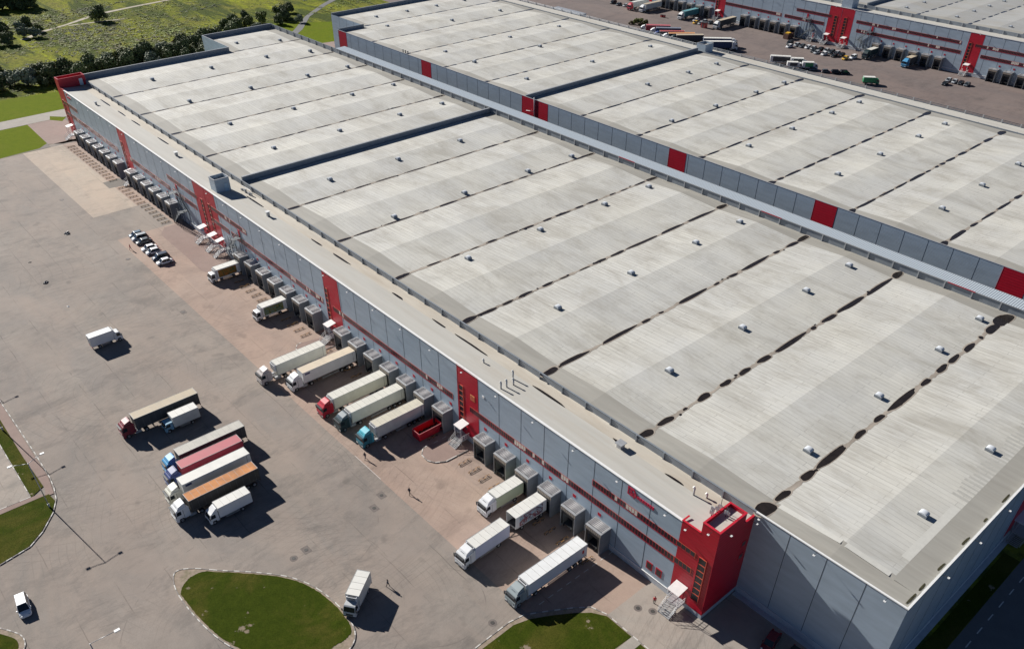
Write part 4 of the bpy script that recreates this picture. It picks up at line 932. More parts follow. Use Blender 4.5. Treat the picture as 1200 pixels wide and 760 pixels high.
def cab_big(root, y0, colm, deflm=None, light=False):
    """tall sleeper cab; y0 = back of cab, nose towards -y"""
    dm = deflm or colm; L_ = 2.25; yb = y0; yf = y0-L_
    ins = lambda z: 0 if z < 1.9 else .10*(z-1.9)/1.3
    prof = [(yf+.12, .38), (yf-.02, .55), (yf-.04, 1.55), (yf+.02, 1.75), (yf+.30, 2.78), (yf+.50, 2.98), (yb, 3.02), (yb, .75), (yf+1.45, .75), (yf+1.35, 1.0), (yf+.60, 1.0), (yf+.50, .6), (yf+.45, .38)]
    b = MB(); b.profx(prof, -1.22, 1.22, 0, ins)
    cab = b.build('cab', [colm], root)
    d = MB(); d.profx([(yf+.62, 2.99), (yf+1.0, 3.45), (yb-.25, 3.78), (yb-.02, 3.80), (yb-.02, 3.0)], -1.02, 1.02, 0, lambda z: .16*(z-3.0) if z > 3 else 0)
    for s in (-1, 1): d.profx([(yb, .8), (yb+.42, .8), (yb+.42, 2.9), (yb, 3.6)], s*1.2-(.03 if s > 0 else 0), s*1.2+(.03 if s < 0 else 0), 0)
    d.build('roof_fairing', [dm], cab)
    g = MB()
    def onf(z): # windscreen line
        t = (z-1.75)/(2.78-1.75); return yf+.02+.28*t
    g.face([(-1.10, onf(1.8)-.02, 1.8), (1.10, onf(1.8)-.02, 1.8), (1.02, onf(2.68)-.02, 2.68), (-1.02, onf(2.68)-.02, 2.68)], 0)
    g.build('windscreen', [M_cglass], cab)
    for s in (-1, 1):
        w_ = MB(); q = [(s*(1.225-ins(1.82)), yf+.22, 1.82), (s*(1.225-ins(1.82)), yf+1.15, 1.82), (s*(1.225-ins(2.6)), yf+1.15, 2.6), (s*(1.225-ins(2.6)), yf+.46, 2.6)]
        w_.face(q if s > 0 else q[::-1], 0); w_.build('side_window', [M_cglass], cab)
        m_ = MB(); m_.box(s*1.26, yf+.0, 1.75, s*1.52, yf+.12, 2.5, 0); m_.tube((s*1.15, yf+.16, 2.5), (s*1.4, yf+.08, 2.5), .03, 6, 0); m_.build('mirror', [M_darkm], cab)
        h_ = MB(); h_.box(s*.72, yf-.06, .68, s*1.14, yf-.021, .92, 0); h_.build('headlight', [M_lamp], cab)
    gr = MB(); gr.box(-.85, yf-.062, .98, .85, yf-.035, 1.5, 0)
    for i in range(4): gr.box(-.85, yf-.08, 1.03+.12*i, .85, yf-.0625, 1.07+.12*i, 1)
    gr.box(-1.2, yf-.07, .40, 1.2, yf-.023, .62, 0); gr.box(-1.1, yf-.16, 2.72, 1.1, yf+.18, 2.78, 0)
    gr.build('grille', [M_darkm, colm], cab)
    st = MB()
    for s in (-1, 1): st.box(s*1.225, yf+1.5, .78, s*1.235, yf+1.56, 2.7, 0); st.box(s*1.19, yf+.62, .45, s*1.225, yf+1.3, .55, 0)
    st.box(-.42, yf+.75, 3.15, .42, yf+.8, 3.22, 0); st.build('cab_trim', [M_darkm], cab)
    return cab
def cab_small(root, y0, colm, wd=2.1, H=2.35, fair=True, L_=1.75):
    yb = y0; yf = y0-L_; h = wd/2
    ins = lambda z: 0 if z < 1.4 else .11*(z-1.4)
    prof = [(yf+.1, .35), (yf-.02, .5), (yf-.03, 1.2), (yf+.02, 1.35), (yf+.36, H-.12), (yf+.55, H), (yb, H+.02), (yb, .6), (yf+1.25, .6), (yf+1.15, .95), (yf+.5, .95), (yf+.42, .5), (yf+.38, .35)]
    b = MB(); b.profx(prof, -h, h, 0, ins); cab = b.build('cab', [colm], root)
    if fair:
        d = MB(); d.profx([(yf+.65, H), (yb-.15, 3.15), (yb-.02, 3.2), (yb-.02, H)], -h*.82, h*.82, 0, lambda z: max(0, .14*(z-H))); d.build('roof_fairing', [colm], cab)
    g = MB(); on = lambda z: yf+.02+.34*(z-1.35)/(H-.12-1.35)
    g.face([(-h+.1, on(1.42)-.02, 1.42), (h-.1, on(1.42)-.02, 1.42), (h-.2, on(H-.2)-.02, H-.2), (-h+.2, on(H-.2)-.02, H-.2)], 0); g.build('windscreen', [M_cglass], cab)
    for s in (-1, 1):
        w_ = MB(); q = [(s*(h+.006-ins(1.45)), yf+.22, 1.45), (s*(h+.006-ins(1.45)), yf+1.2, 1.45), (s*(h+.006-ins(H-.25)), yf+1.2, H-.25), (s*(h+.006-ins(H-.25)), yf+.5, H-.25)]
        w_.face(q if s > 0 else q[::-1], 0); w_.build('side_window', [M_cglass], cab)
        m_ = MB(); m_.box(s*(h+.03), yf+.06, 1.45, s*(h+.24), yf+.14, 2.0, 0); m_.build('mirror', [M_darkm], cab)
        h_ = MB(); h_.box(s*h*.6, yf-.05, .62, s*h*.93, yf-.021, .84, 0); h_.build('headlight', [M_lamp], cab)
    gr = MB(); gr.box(-h*.55, yf-.055, .65, h*.55, yf-.022, 1.05, 0); gr.box(-h, yf-.06, .36, h, yf-.021, .54, 0); gr.build('grille', [M_darkm], cab)
    return cab
def fridge(root, y, z0, z1, w=2.0):
    b = MB(); b.box(-w/2, y-.42, z0, w/2, y-.005, z1, 0)
    for i in range(6): b.box(-w/2+.15, y-.44, z0+.12+i*(z1-z0)/7, w/2-.15, y-.421, z0+.2+i*(z1-z0)/7, 1)
    b.box(-w/2+.2, y-.30, z1, w/2-.2, y-.08, z1+.05, 1); b.build('refrigeration_unit', [pm('fridge_white', (.7, .71, .72), .4, .05), M_darkm], root)
def semi(x, y, L_, cabm, roofm, sidem, label, rz=0, gap=.55, deflm=None, fr=False, corrug=False, ribs=True, z1=3.98, logo=None, container=False, group='articulated lorries in the yards'):
    r = empty('articulated_lorry', (x, y, 0), rz, label=label, cat='lorry', group=group)
    z0 = 1.25; tr = boxbody(r, 0, L_, z0, z1, 2.55, roofm, sidem, ribs, corrug)
    if fr: fridge(tr, 0, 2.3, 3.85)
    cab_big(r, -gap-.12, cabm, deflm)
    c = MB(); c.box(-.42, -gap-1.9, .62, .42, 3.9, .95, 0); c.box(-.5, 1.0, .96, .5, 3.6, 1.24, 0)
    for s in (-1, 1): c.box(s*.45, 3.9, .98, s*.6, L_-.2, 1.24, 0)
    for s in (-1, 1): c.box(s*1.18, 4.4, .45, s*1.22, L_-4.6, .62, 1); c.box(s*1.18, 4.4, .75, s*1.22, L_-4.6, .88, 1); [c.box(s*1.15, yy, .45, s*1.179, yy+.06, 1.2, 0) for yy in (4.5, L_/2, L_-4.7)]
    for s in (-1, 1): c.box(s*.75, 3.2, .25, s*.9, 3.4, 1.2, 0)
    c.build('chassis', [M_chassis, M_gal], r)
    t = MB()
    for s in (-1, 1): t.box(s*.62, -.35-gap*.2, .42, s*1.18, .75, .98, 0)
    t.build('fuel_tank', [M_gal], r)
    for s in (-1, 1):
        wheel(r, s*1.05, -gap-1.35); wheel(r, s*.95, 1.75, .5, .55)
        for k_ in range(3): wheel(r, s*1.05, L_-3.9+1.3*k_)
    if sidem.name in ('charcoal_tarpaulin', 'navy_tarpaulin', 'brown_tarpaulin'):
        b = MB()
        for s in (-1, 1):
            for i in range(int(L_/.62)): b.box(s*1.277, .35+i*.62, z0+.02, s*1.285, .39+i*.62, z0+.55 if i % 2 else z1-.25, 0)
            b.box(s*1.277, .1, z0+.30, s*1.283, L_-.1, z0+.34, 0)
        b.build('curtain_straps', [pm('strap_grey', (.16, .16, .16), .7, .2)], tr)
    else:
        b = MB()
        for s in (-1, 1):
            b.box(s*1.277, .08, z0-.02, s*1.29, L_-.08, z0+.14, 0)
            if not corrug: b.box(s*1.277, L_-.75, z0+.14, s*1.282, L_-.70, z1-.08, 1)
        b.build('side_rail', [M_gal, M_darkm], tr)
    if logo:
        b = MB()
        for s in (-1, 1): b.box(s*1.278, .55, z1-.75, s*1.284, 1.75, z1-.3, 0)
        b.build('side_emblem', [logo], tr)
    return r
def rigid(x, y, L_, cabm, roofm, sidem, label, rz=0, z1=3.5, w=2.4, fr=False, fair=False, mural=None, H=2.45, cabw=2.1, big=False, name='box_truck', group='box trucks in the yards'):
    r = empty(name, (x, y, 0), rz, label=label, cat='truck', group=group)
    z0 = 1.0; bd = boxbody(r, 0, L_, z0, z1, w, roofm, sidem, True, False, 'cargo_box')
    if fr: fridge(bd, 0, z1-1.25, z1-.12, w*.75)
    if big: cab_big(r, -.35, cabm); ra, cl = .5, 2.25
    else: cab_small(r, -.12, cabm, cabw, H, fair); ra, cl = .42, 1.75
    c = MB(); c.box(-.4, -1.5, .5, .4, L_-.1, .98, 0)
    for s in (-1, 1): c.box(s*(w/2-.12), 1.1, .45, s*(w/2-.08), L_*.6, .58, 1); c.box(s*(w/2-.12), 1.1, .72, s*(w/2-.08), L_*.6, .84, 1); c.box(s*.45, .6, .45, s*.95, 1.4, .95, 0)
    c.build('chassis', [M_chassis, M_gal], r)
    for s in (-1, 1): wheel(r, s*(cabw/2-.17), -(cl-.75)-.12, ra, .28); wheel(r, s*(w/2-.3), L_*.68, ra, .5)
    if mural:
        b = MB()
        for s in (-1, 1): b.box(s*(w/2+.002), .35, z0+.25, s*(w/2+.008), L_-1.1, z1-.25, 0)
        b.build('side_picture', [mural], bd)
    return r
def mural(name, cols, scale=.9):
    m, t, p = newmat(name); v = coords(t, 1, 1, 1.3); n = noise(t, v, scale, 3, .5, 1.2)
    st = [(i/(len(cols)), c) for i, c in enumerate(cols)]; c = ramp(t, ramp(t, n, [(.3, 0), (.7, 1)]), st)
    t.nodes[-1].color_ramp.interpolation = 'CONSTANT' if False else 'LINEAR'
    L(t, c, p.inputs['Base Color']); p.inputs['Roughness'].default_value = .4; MATS[name] = m; return m
P_white = paint('white_paint', (.74, .75, .75), .25); P_cream = paint('cream_paint', (.66, .66, .57), .5); P_maroon = paint('maroon_paint', (.20, .015, .03), .3)
P_lblue = paint('light_blue_paint', (.06, .30, .55), .3); P_navy = paint('navy_paint', (.035, .06, .20), .3); P_red = paint('bright_red_paint', (.50, .01, .035), .3)
P_teal = paint('teal_paint', (.03, .20, .27), .3); P_tealt = paint('turquoise_paint', (.06, .42, .52), .2); P_dgreen = paint('dark_green_paint', (.012, .035, .04), .3); P_slate = paint('slate_paint', (.10, .14, .17), .3)
P_silver = paint('silver_paint', (.48, .50, .51), .3); P_grey = paint('grey_green_paint', (.30, .35, .36), .3)
R_tan = paint('tan_roof', (.50, .42, .30), .6, .7); R_grey = paint('pale_grey_roof', (.52, .50, .44), .8, .7); R_white = paint('white_roof', (.72, .71, .66), .35, .6); R_cream = paint('cream_roof', (.68, .665, .59), .5, .6); R_peach = paint('peach_roof', (.66, .56, .42), .55, .7)
R_orange = pm('rusty_orange_roof', (.55, .22, .06), .75, .2, .6, dirt=((.22, .11, .06), .75), stretch=(1, .6, 1)); R_red = paint('faded_red_container', (.48, .11, .13), .4, .6)
S_dark = paint('charcoal_tarpaulin', (.055, .06, .065), .35, .6); S_red = paint('container_side_red', (.30, .025, .05), .3, .6); S_navy = paint('navy_tarpaulin', (.02, .05, .13), .3, .6)
S_green = paint('pale_green_side', (.50, .58, .40), .2, .5); S_lav = paint('lavender_side', (.52, .55, .68), .2, .5); P_dwhite = paint('soiled_white_side', (.60, .62, .60), .6, .5)
P_greenlogo = paint('green_side', (.03, .28, .11), .2); P_yellow = paint('yellow_car_paint', (.72, .42, .03), .1)
LG = pm('emblem_blue', (.05, .06, .16), .5, .3, 4)
# parked in the open yard
semi(-105.7, -49.4, 13.4, P_maroon, R_tan, S_dark, 'maroon lorry with a tan roofed charcoal trailer, small blue cabbed truck right beside it')
rigid(-101.7, -43.3, 5.5, paint('steel_blue_cab', (.18, .36, .50), .2), R_white, P_dwhite, 'small box truck with steel blue cab beside the maroon lorry', z1=3.4, w=2.4, cabw=2.0, H=2.3)
semi(-89.2, -47.2, 13.5, P_lblue, R_grey, S_dark, 'sky blue lorry with a weathered grey roofed trailer, first of the parked row of five')
semi(-85.3, -48.4, 12.3, P_navy, R_red, S_red, 'navy lorry carrying a faded red container in the parked row', corrug=True, ribs=False)
semi(-80.9, -50.2, 13.4, paint('ivory_cab', (.66, .65, .56), .3), R_white, P_white, 'ivory cabbed lorry with an all white trailer next to the orange roofed one', logo=LG, ribs=False)
semi(-76.1, -51.1, 13.5, P_white, R_orange, paint('brown_tarpaulin', (.07, .065, .055), .3, .6), 'white cabbed lorry with a rusty orange trailer roof in the parked row')
rigid(-71.6, -47.8, 6.3, P_white, R_white, P_white, 'small white box truck at the end of the parked row beside the orange roof', z1=3.3, w=2.3, fair=True, cabw=2.1)
rigid(-142.6, -40.3, 5.2, P_white, paint('bright_white_roof', (.82, .83, .84), .05, .5), P_white, 'lone white box truck driving across the open yard at the left', rz=math.pi, z1=3.4, w=2.3, fr=True)
rigid(-38.2, -40.4, 5.2, P_silver, R_white, P_dwhite, 'white box truck standing askew at the tip of the leaf-shaped grass island', rz=R(36), z1=3.4, w=2.3, fr=True, cabw=2.1)
# at the docks
semi(-103.9, -18.7, 12.3, paint('dusty_white_cab', (.55, .50, .47), .6), R_cream, P_cream, 'dusty lorry with cream trailer pulled forward from the docks, beside the peach roofed one', gap=1.6, fr=True)
semi(-97.4, -15.9, 13.4, P_white, R_peach, P_white, 'white lorry at a dock, its trailer roof peach coloured', logo=LG, ribs=False)
semi(-85.1, -15.7, 13.2, P_red, R_cream, P_cream, 'bright red lorry with a cream trailer backed up to a dock', fr=True)
semi(-78.75, -15.4, 13.0, P_dgreen, R_cream, P_cream, 'very dark green lorry with a cream trailer between the red and the teal one', deflm=P_slate, fr=True)
semi(-71.5, -14.1, 11.6, P_teal, paint('rusty_cream_roof', (.60, .56, .45), .7, .7), P_dwhite, 'teal lorry with turquoise roof fairing and a short trailer next to the red skip', deflm=P_tealt, gap=1.2, fr=True)
rigid(-40.8, -9.0, 6.5, P_white, R_white, S_green, 'white lorry with pale green sides backed to a dock, ahead of the mural trailer', z1=3.65, w=2.5, fr=True, big=True)
rigid(-33.9, -19.6, 7.9, P_white, R_white, S_lav, 'white lorry with lavender sides standing nose out behind the mural trailer', rz=R(2), z1=3.8, w=2.5, fr=True, big=True)
tk = semi(-22.1, -18.2, 13.4, P_grey, paint('clean_white_roof', (.78, .79, .78), .05, .5), paint('clean_white_side', (.70, .74, .77), .1, .4), 'grey-green lorry with a long clean white trailer, nearest to the corner tower', fr=True)
b = MB(); b.box(1.278, 12.2, 2.3, 1.285, 12.7, 3.1); b.build('side_emblem', [M_redframe], tk)
# mural trailer: open front, drawbar and tail wheels
r = empty('drawbar_trailer', (-34.6, -9.9, 0), label='open fronted box trailer with a blue and red picture on its side, at a dock', cat='trailer')
b = MB(); h = 1.27; L_ = 7.4; z0, z1 = 1.1, 3.85
b.box(-h, 0, z1-.05, h, L_, z1, 0); b.box(-h, 0, z0, -h+.06, L_, z1-.051, 1); b.box(h-.06, 0, z0, h, L_, z1-.051, 1); b.box(-h, 0, z0-.12, h, L_, z0-.001, 2); b.box(-h+.061, L_-.05, z0, h-.061, L_, z1-.051, 1)
for i in range(1, 6): b.box(-h+.05, i*L_/6-.02, z1, h-.05, i*L_/6+.02, z1+.018, 3)
bx = b.build('cargo_box', [R_white, P_white, M_chassis, MATS['roof_seam']], r)
b = MB(); [b.box(s*(h+.002), .9, z0+.15, s*(h+.01), L_-.9, z1-.3) for s in (-1, 1)]
b.build('side_picture', [mural('winter_picture', [(.55, .62, .66), (.10, .32, .46), (.55, .6, .62), (.25, .04, .05), (.06, .05, .10), (.5, .56, .62)], .8)], bx)
b = MB(); b.box(-.5, .3, .55, .5, L_-.3, .95); b.tube((-.5, .3, .75), (0, -1.6, .7), .06, 6); b.tube((.5, .3, .75), (0, -1.6, .7), .06, 6); b.build('chassis', [M_chassis], r)
for s in (-1, 1): wheel(r, s*1.0, 1.6, .45, .3); wheel(r, s*1.0, 5.2, .45, .3); wheel(r, s*1.0, 6.3, .45, .3)
rigid(-153.85, -9.0, 6.5, P_white, R_white, P_white, 'white truck with a fruit picture on its side, at the dock beside the outside stair', z1=3.5, w=2.45, fr=True, mural=mural('fruit_picture', [(.04, .09, .02), (.10, .16, .03), (.45, .16, .03), (.25, .10, .02), (.05, .14, .05)], 1.4), big=False, cabw=2.2, H=2.6)
rigid(-128.65, -9.1, 6.6, P_white, R_white, P_white, 'white truck with a blue and yellow side picture, near a red panel', z1=3.5, w=2.45, fr=True, mural=mural('meadow_picture', [(.03, .10, .10), (.30, .30, .05), (.05, .20, .24), (.35, .22, .03), (.03, .12, .04)], 1.4), cabw=2.2, H=2.6)
# skip
r = empty('open_skip', (-66.1, -7.8, 0), label='open red steel skip standing at the dock beside the teal lorry', cat='skip')
b = MB(); P_skip = paint('skip_red', (.55, .012, .03), .3, .5)
def skipbox(b, x0, x1, y0, y1, z0, z1, t, m0, m1):
    b.box(x0, y0, z0, x1, y0+t, z1, m0); b.box(x0, y1-t, z0, x1, y1, z1, m0); b.box(x0, y0+t, z0, x0+t, y1-t, z1, m0); b.box(x1-t, y0+t, z0, x1, y1-t, z1, m0); b.box(x0+t, y0+t, z0, x1-t, y1-t, z0+.12, m1)
skipbox(b, -1.22, 1.22, 0, 5.7, .15, 1.95, .08, 0, 1)
for i in range(9): [b.box(s*1.22, .3+i*.63, .2, s*1.28, .38+i*.63, 1.85, 0) for s in (-1, 1)]
b.build('body', [P_skip, M_darkm], r)
b = MB()
for a in ((-1.30, -.06, 1.3, .05), (-1.3, 5.65, 1.3, 5.76), (-1.30, .051, -1.2, 5.649), (1.2, .051, 1.3, 5.649)): b.box(a[0], a[1], 1.951, a[2], a[3], 2.03)
b.build('rim', [paint('skip_rim_pink', (.62, .2, .2), .2)], r)
b = MB(); [b.tube((x, y, .13), (x+.15, y, .13), .13, 10) for x in (-1, .85) for y in (.5, 5.2)]; b.build('roller', [M_darkm], r)
b = MB(); rr = random.Random(5)
for i in range(50): x, y = rr.uniform(-1, 1), rr.uniform(.3, 5.3); s = rr.uniform(.1, .35); b.box(x-s, y-s*.6, .27+rr.random()*.02, x+s, y+s*.6, .4+rr.random()*.35)
tag(b.build('rubbish', [pm('rubbish_brown', (.06, .045, .035), .9, .5, 3)]), 'dark loose rubbish lying in the bottom of the red skip', 'rubbish', kind='stuff').location = (-66.1, -7.8, 0)

# ---- cars
def car(x, y, heading, col, label, kind='hatch', group='parked cars', name='parked_car'):
    """heading in degrees of the nose direction measured from -y, like the lorries"""
    Lc, W_, Hc, hood, boot = {'hatch': (4.1, 1.76, 1.5, .95, .35), 'sedan': (4.5, 1.78, 1.44, 1.05, .75), 'suv': (4.7, 1.92, 1.78, 1.0, .2), 'van': (4.6, 1.85, 1.75, 1.05, .10)}[kind]
    r = empty(name, (x, y, 0), R(heading), label=label, cat='car' if kind != 'van' else 'van', group=group)
    key = (kind, col.name)
    if key in CARS:
        for ch in CARS[key].children: copy_tree(ch, r)
        return r
    zb = .52*Hc if kind != 'van' else .50*Hc; f = -Lc/2; e = Lc/2
    st = [(f, .42, .62*W_/1.0*.5, .50), (f+.12, .62, .45*W_, .55), (f+.5, zb*.93, .49*W_, .6), (f+hood, zb, .5*W_, .6), (0, zb+.02, .5*W_, .6), (e-boot, zb+.03, .5*W_, .6), (e-.25, zb-.02, .48*W_, .6), (e-.02, .72*zb, .44*W_, .55), (e, .42, .40*W_, .5)]
    b = MB(); rows = []
    for yy, zt, hw, zm in st:
        rows.append([(-hw*.9, yy, .24), (-hw, yy, .38), (-hw*1.0, yy, min(zm, zt*.85)), (-hw*.9, yy, zt), (0, yy, zt+.03), (hw*.9, yy, zt), (hw*1.0, yy, min(zm, zt*.85)), (hw, yy, .38), (hw*.9, yy, .24)])
    b.grid(rows, 0, True); b.face(rows[0][::-1]); b.face(rows[-1])
    b.grid([[r_[0], r_[-1]] for r_ in rows], 1); body = b.build('body', [col, M_black], r)
    yw0 = f+hood-.1; yr0 = f+hood+.62; yr1 = e-boot-.35 if kind != 'van' else e-.25; yw1 = e-boot+.12 if kind != 'suv' else e-.12
    if kind == 'van': yw1 = e-.05
    hb, ht = W_*.455, W_*.385; g = MB()
    lo = [(-hb, yw0, zb), (hb, yw0, zb), (hb, yw1, zb+.02), (-hb, yw1, zb+.02)]; hi = [(-ht, yr0, Hc-.04), (ht, yr0, Hc-.04), (ht, yr1, Hc-.05), (-ht, yr1, Hc-.05)]
    for i in range(4): j = (i+1) % 4; g.face([lo[i], lo[j], hi[j], hi[i]], 0)
    g.build('windows', [M_cglass], r)
    t = MB(); rt = [(-ht*.94, yr0+.08, Hc), (ht*.94, yr0+.08, Hc), (ht*.94, yr1-.08, Hc-.01), (-ht*.94, yr1-.08, Hc-.01)]
    t.face(rt, 0)
    for i in range(4): j = (i+1) % 4; t.face([hi[i], hi[j], rt[j], rt[i]], 0, True)
    def post(p, q, wv):
        p = Vector(p); q = Vector(q); t.tube(p, q, wv, 6, 0)
    for i in range(4): post(lo[i], hi[i], .045)
    for s in (0, 1):
        pass
    ym = (yr0+yr1)/2
    for s in (-1, 1): post((s*hb, ym, zb), (s*ht, ym, Hc-.04), .04)
    t.build('roof', [col], r)
    for s in (-1, 1):
        h_ = MB(); h_.box(s*W_*.24, f-.012, .55, s*W_*.40, f+.15, .70, 0); h_.build('headlight', [M_lamp], r)
        h_ = MB(); h_.box(s*W_*.28, e-.12, .62, s*W_*.44, e+.004, .80, 0); h_.build('tail_light', [M_tail], r)
        h_ = MB(); h_.box(s*W_*.48, yw0+.25, zb+.02, s*(W_*.5+.16), yw0+.42, zb+.17, 0); h_.build('mirror', [col], r)
        for yy in (f+.85, e-.85): wheel(r, s*(W_/2-.10), yy, .33, .22)
    CARS[key] = r; return r
CARS = {}
K_white = paint('white_car_paint', (.78, .79, .80), .03, .2); K_navy = paint('dark_blue_car_paint', (.025, .045, .09), .05, .2); K_black = paint('black_car_paint', (.015, .018, .022), .05, .15); K_grey = paint('grey_car_paint', (.10, .12, .135), .05, .2); K_silver = paint('silver_car_paint', (.42, .45, .47), .05, .2); K_sb = paint('steel_blue_car_paint', (.10, .17, .24), .05, .2); K_red = paint('dark_red_car_paint', (.16, .008, .02), .05, .2)
car(-193.7, -14.9, -4, K_sb, 'pale topped steel blue hatchback, first of the seven cars by the walking man', 'hatch')
car(-190.9, -14.9, -4, K_silver, 'silver estate second in the row of seven cars near the walking man', 'suv')
car(-188.0, -14.9, -3, K_grey, 'dark grey saloon third in the row of seven cars, before the gap', 'sedan')
car(-183.0, -15.3, -4, K_white, 'white saloon just after the gap in the row of seven cars', 'sedan')
car(-180.1, -15.4, -4, K_white, 'white hatchback in the middle pair of the row of seven cars', 'hatch')
car(-175.4, -15.2, -5, K_navy, 'dark blue off-roader beside the last white car of the row of seven', 'suv')
car(-172.3, -15.4, -3, K_white, 'white saloon standing last in the row of seven cars, nearest the loading truck', 'sedan')
car(-73.3, -80.4, 83, K_white, 'white van driving alone across the bottom left of the yard', 'van', None, 'van')
car(10.0, 4.6, 10, K_red, 'dark red car parked in the shade behind the corner tower', 'sedan')
car(13.8, 4.8, 8, K_black, 'black car parked in deep shade next to the dark red one', 'hatch')
# far yard: cars along building C
fy = 'cars parked in the far yard'
CL = [(-187.9, 306.3, K_white, 'white', 'standing apart at the left end of the long far row'), (-191.2, 311.6, K_black, 'black', 'at the left end of the long far row, behind a white one'), (-187.1, 311.7, K_silver, 'silver', 'third from the left end of the long far row'), (-184.0, 311.4, K_grey, 'grey', 'fourth from the left end of the long far row'), (-181.0, 312.0, K_white, 'white', 'fifth from the left end of the long far row'), (-178.2, 312.0, K_silver, 'silver', 'at the middle of the long far row, left of two black ones'), (-175.4, 308.2, K_black, 'black', 'in the front rank at the middle of the long far row'), (-172.9, 306.8, K_silver, 'silver', 'second in the front rank of the long far row'), (-169.0, 307.0, K_white, 'white', 'third in the front rank of the long far row'), (-175.0, 313.5, K_black, 'black', 'in the back rank at the middle of the long far row'), (-171.8, 313.3, K_silver, 'silver', 'in the back rank behind two front rank cars'), (-168.6, 312.3, K_grey, 'dark grey', 'in the back rank right of the silver one'), (-164.4, 308.2, K_black, 'black', 'near the right end of the front rank'), (-165.9, 313.0, K_silver, 'silver', 'in the back rank second from its right end'), (-162.9, 312.4, K_black, 'black', 'in the back rank close to the yellow taxi'), (-158.4, 307.8, P_yellow, 'yellow', 'taxi at the right end of the long far row'), (-156.8, 312.2, K_white, 'white', 'at the right end of the back rank behind the yellow taxi')]
kinds = ['hatch', 'suv', 'sedan', 'hatch', 'sedan']
for i, (x, y, c, cn, pos) in enumerate(CL): car(x, y, (i*7) % 9-4, c, f'{cn} car {pos}', kinds[i % 5], fy)
for i, (x, y, c, lab) in enumerate([(-158.4, 280.8, K_sb, 'blue car half hidden behind the roof rail beside the green box truck'), (-152.6, 282.1, K_grey, 'dark grey car between the green box truck and two black off-roaders'), (-148.8, 284.0, K_black, 'left one of two black off-roaders by the roof rail of the middle warehouse'), (-145.9, 286.5, K_black, 'right one of two black off-roaders by the roof rail of the middle warehouse')]): car(x, y, 135, c, lab, 'suv' if i > 1 else 'hatch', fy)
for x, y, c, lab in [(-310.2, 311.1, K_black, 'black off-roader leftmost at the top edge of the far yard'), (-305.0, 310.3, K_grey, 'dark grey car second from the left at the top edge of the far yard'), (-300.5, 311.2, K_silver, 'silver car beside the pale lorry at the top edge of the far yard'), (-248.5, 309.6, P_yellow, 'bright yellow car in the small group near the red kiosk'), (-252.2, 314.4, K_white, 'white car behind the yellow one near the teal lorry'), (-245.8, 310.5, K_silver, 'silver car right of the yellow one near the red kiosk'), (-246.9, 315.2, K_silver, 'silver car in the back of the group near the red kiosk'), (-243.3, 315.4, K_grey, 'grey car nearest the red panel behind the red kiosk'),
                     (-108.9, 305.3, K_black, 'black car standing forward of the small row of five at the far right'), (-110.2, 311.2, K_silver, 'silver car first in the back row of five cars at the far right'), (-107.5, 311.3, K_silver, 'silver car second in the back row of five cars at the far right'), (-104.8, 311.3, K_black, 'black car third in the back row of five cars at the far right'), (-102.0, 311.2, K_grey, 'grey car last in the row of five cars at the far right')]:
    car(x, y, 4, c, lab, 'suv' if 'off-roader' in lab else 'sedan', fy)
# far yard lorries
fl = 'articulated lorries parked in the far yard'
semi(-252.7, 274.0, 12.3, P_white, R_red, S_red, 'white cabbed lorry with a red container, leftmost of the slanted far row', rz=R(-48), corrug=True, ribs=False, group=fl)
semi(-245.5, 273.3, 12.5, P_white, paint('slate_roof', (.18, .20, .26), .3, .6), S_navy, 'lorry with a slate grey trailer between two red ones in the slanted far row', rz=R(-45), group=fl)
semi(-239.8, 269.6, 12.3, P_navy, paint('red_roof', (.40, .06, .06), .3, .6), S_dark, 'lorry with deep red trailer roof left of the orange one, slanted far row', rz=R(-43), group=fl)
semi(-234.1, 269.4, 13.3, P_white, paint('orange_roof_clean', (.62, .28, .09), .3, .6), S_dark, 'lorry with a light orange roofed trailer in the slanted far row', rz=R(-40), group=fl)
semi(-229.6, 270.1, 13.4, P_dgreen, R_tan, S_dark, 'lorry with a tan roofed dark trailer, right end of the slanted far row', rz=R(-40), group=fl)
semi(-207.5, 285.2, 13.5, P_white, R_white, S_navy, 'white roofed lorry facing right behind the rooftop house', rz=R(135), group=fl)
semi(-203.9, 280.6, 13.5, P_white, R_white, S_navy, 'navy sided lorry facing right, nearer one of the pair behind the rooftop house', rz=R(138), group=fl)
semi(-284.6, 308.8, 13.6, P_white, R_tan, P_dwhite, 'white lorry backed to the far warehouse left of the teal one', group=fl)
semi(-259.3, 311.8, 12.4, P_white, paint('teal_roof', (.10, .32, .36), .3, .6), paint('teal_side', (.05, .22, .26), .3, .6), 'white cabbed lorry with a teal trailer backed to the far warehouse', group=fl)
semi(-234.0, 309.9, 13.6, P_white, R_tan, S_dark, 'lorry with a tan roofed dark trailer backed to the far warehouse by the red kiosk', group=fl)
semi(-292.6, 307.5, 13.0, P_red, R_white, P_dwhite, 'pale trailer lorry beside the white one at the top edge, far warehouse', group=fl)
semi(-133.6, 318.2, 7.0, P_lblue, R_tan, S_dark, 'blue cabbed lorry backed to a dock of the far warehouse at the right', group=fl)
semi(-152.6, 317.0, 7.0, P_dgreen, R_cream, P_dgreen, 'dark green lorry at a dock beside the zigzag stair of the far warehouse', group=fl)
ft = 'box trucks and coaches in the far yard'
rigid(-171.0, 281.2, 9.0, P_white, R_white, P_white, 'long white coach-like truck, largest of the group behind the roof rail', rz=R(128), z1=3.5, mural=S_dark, group=ft)
rigid(-165.5, 283.2, 5.6, P_white, R_white, P_white, 'white truck with dark side panels right of the long one in the far yard', rz=R(130), z1=3.4, mural=S_dark, group=ft)
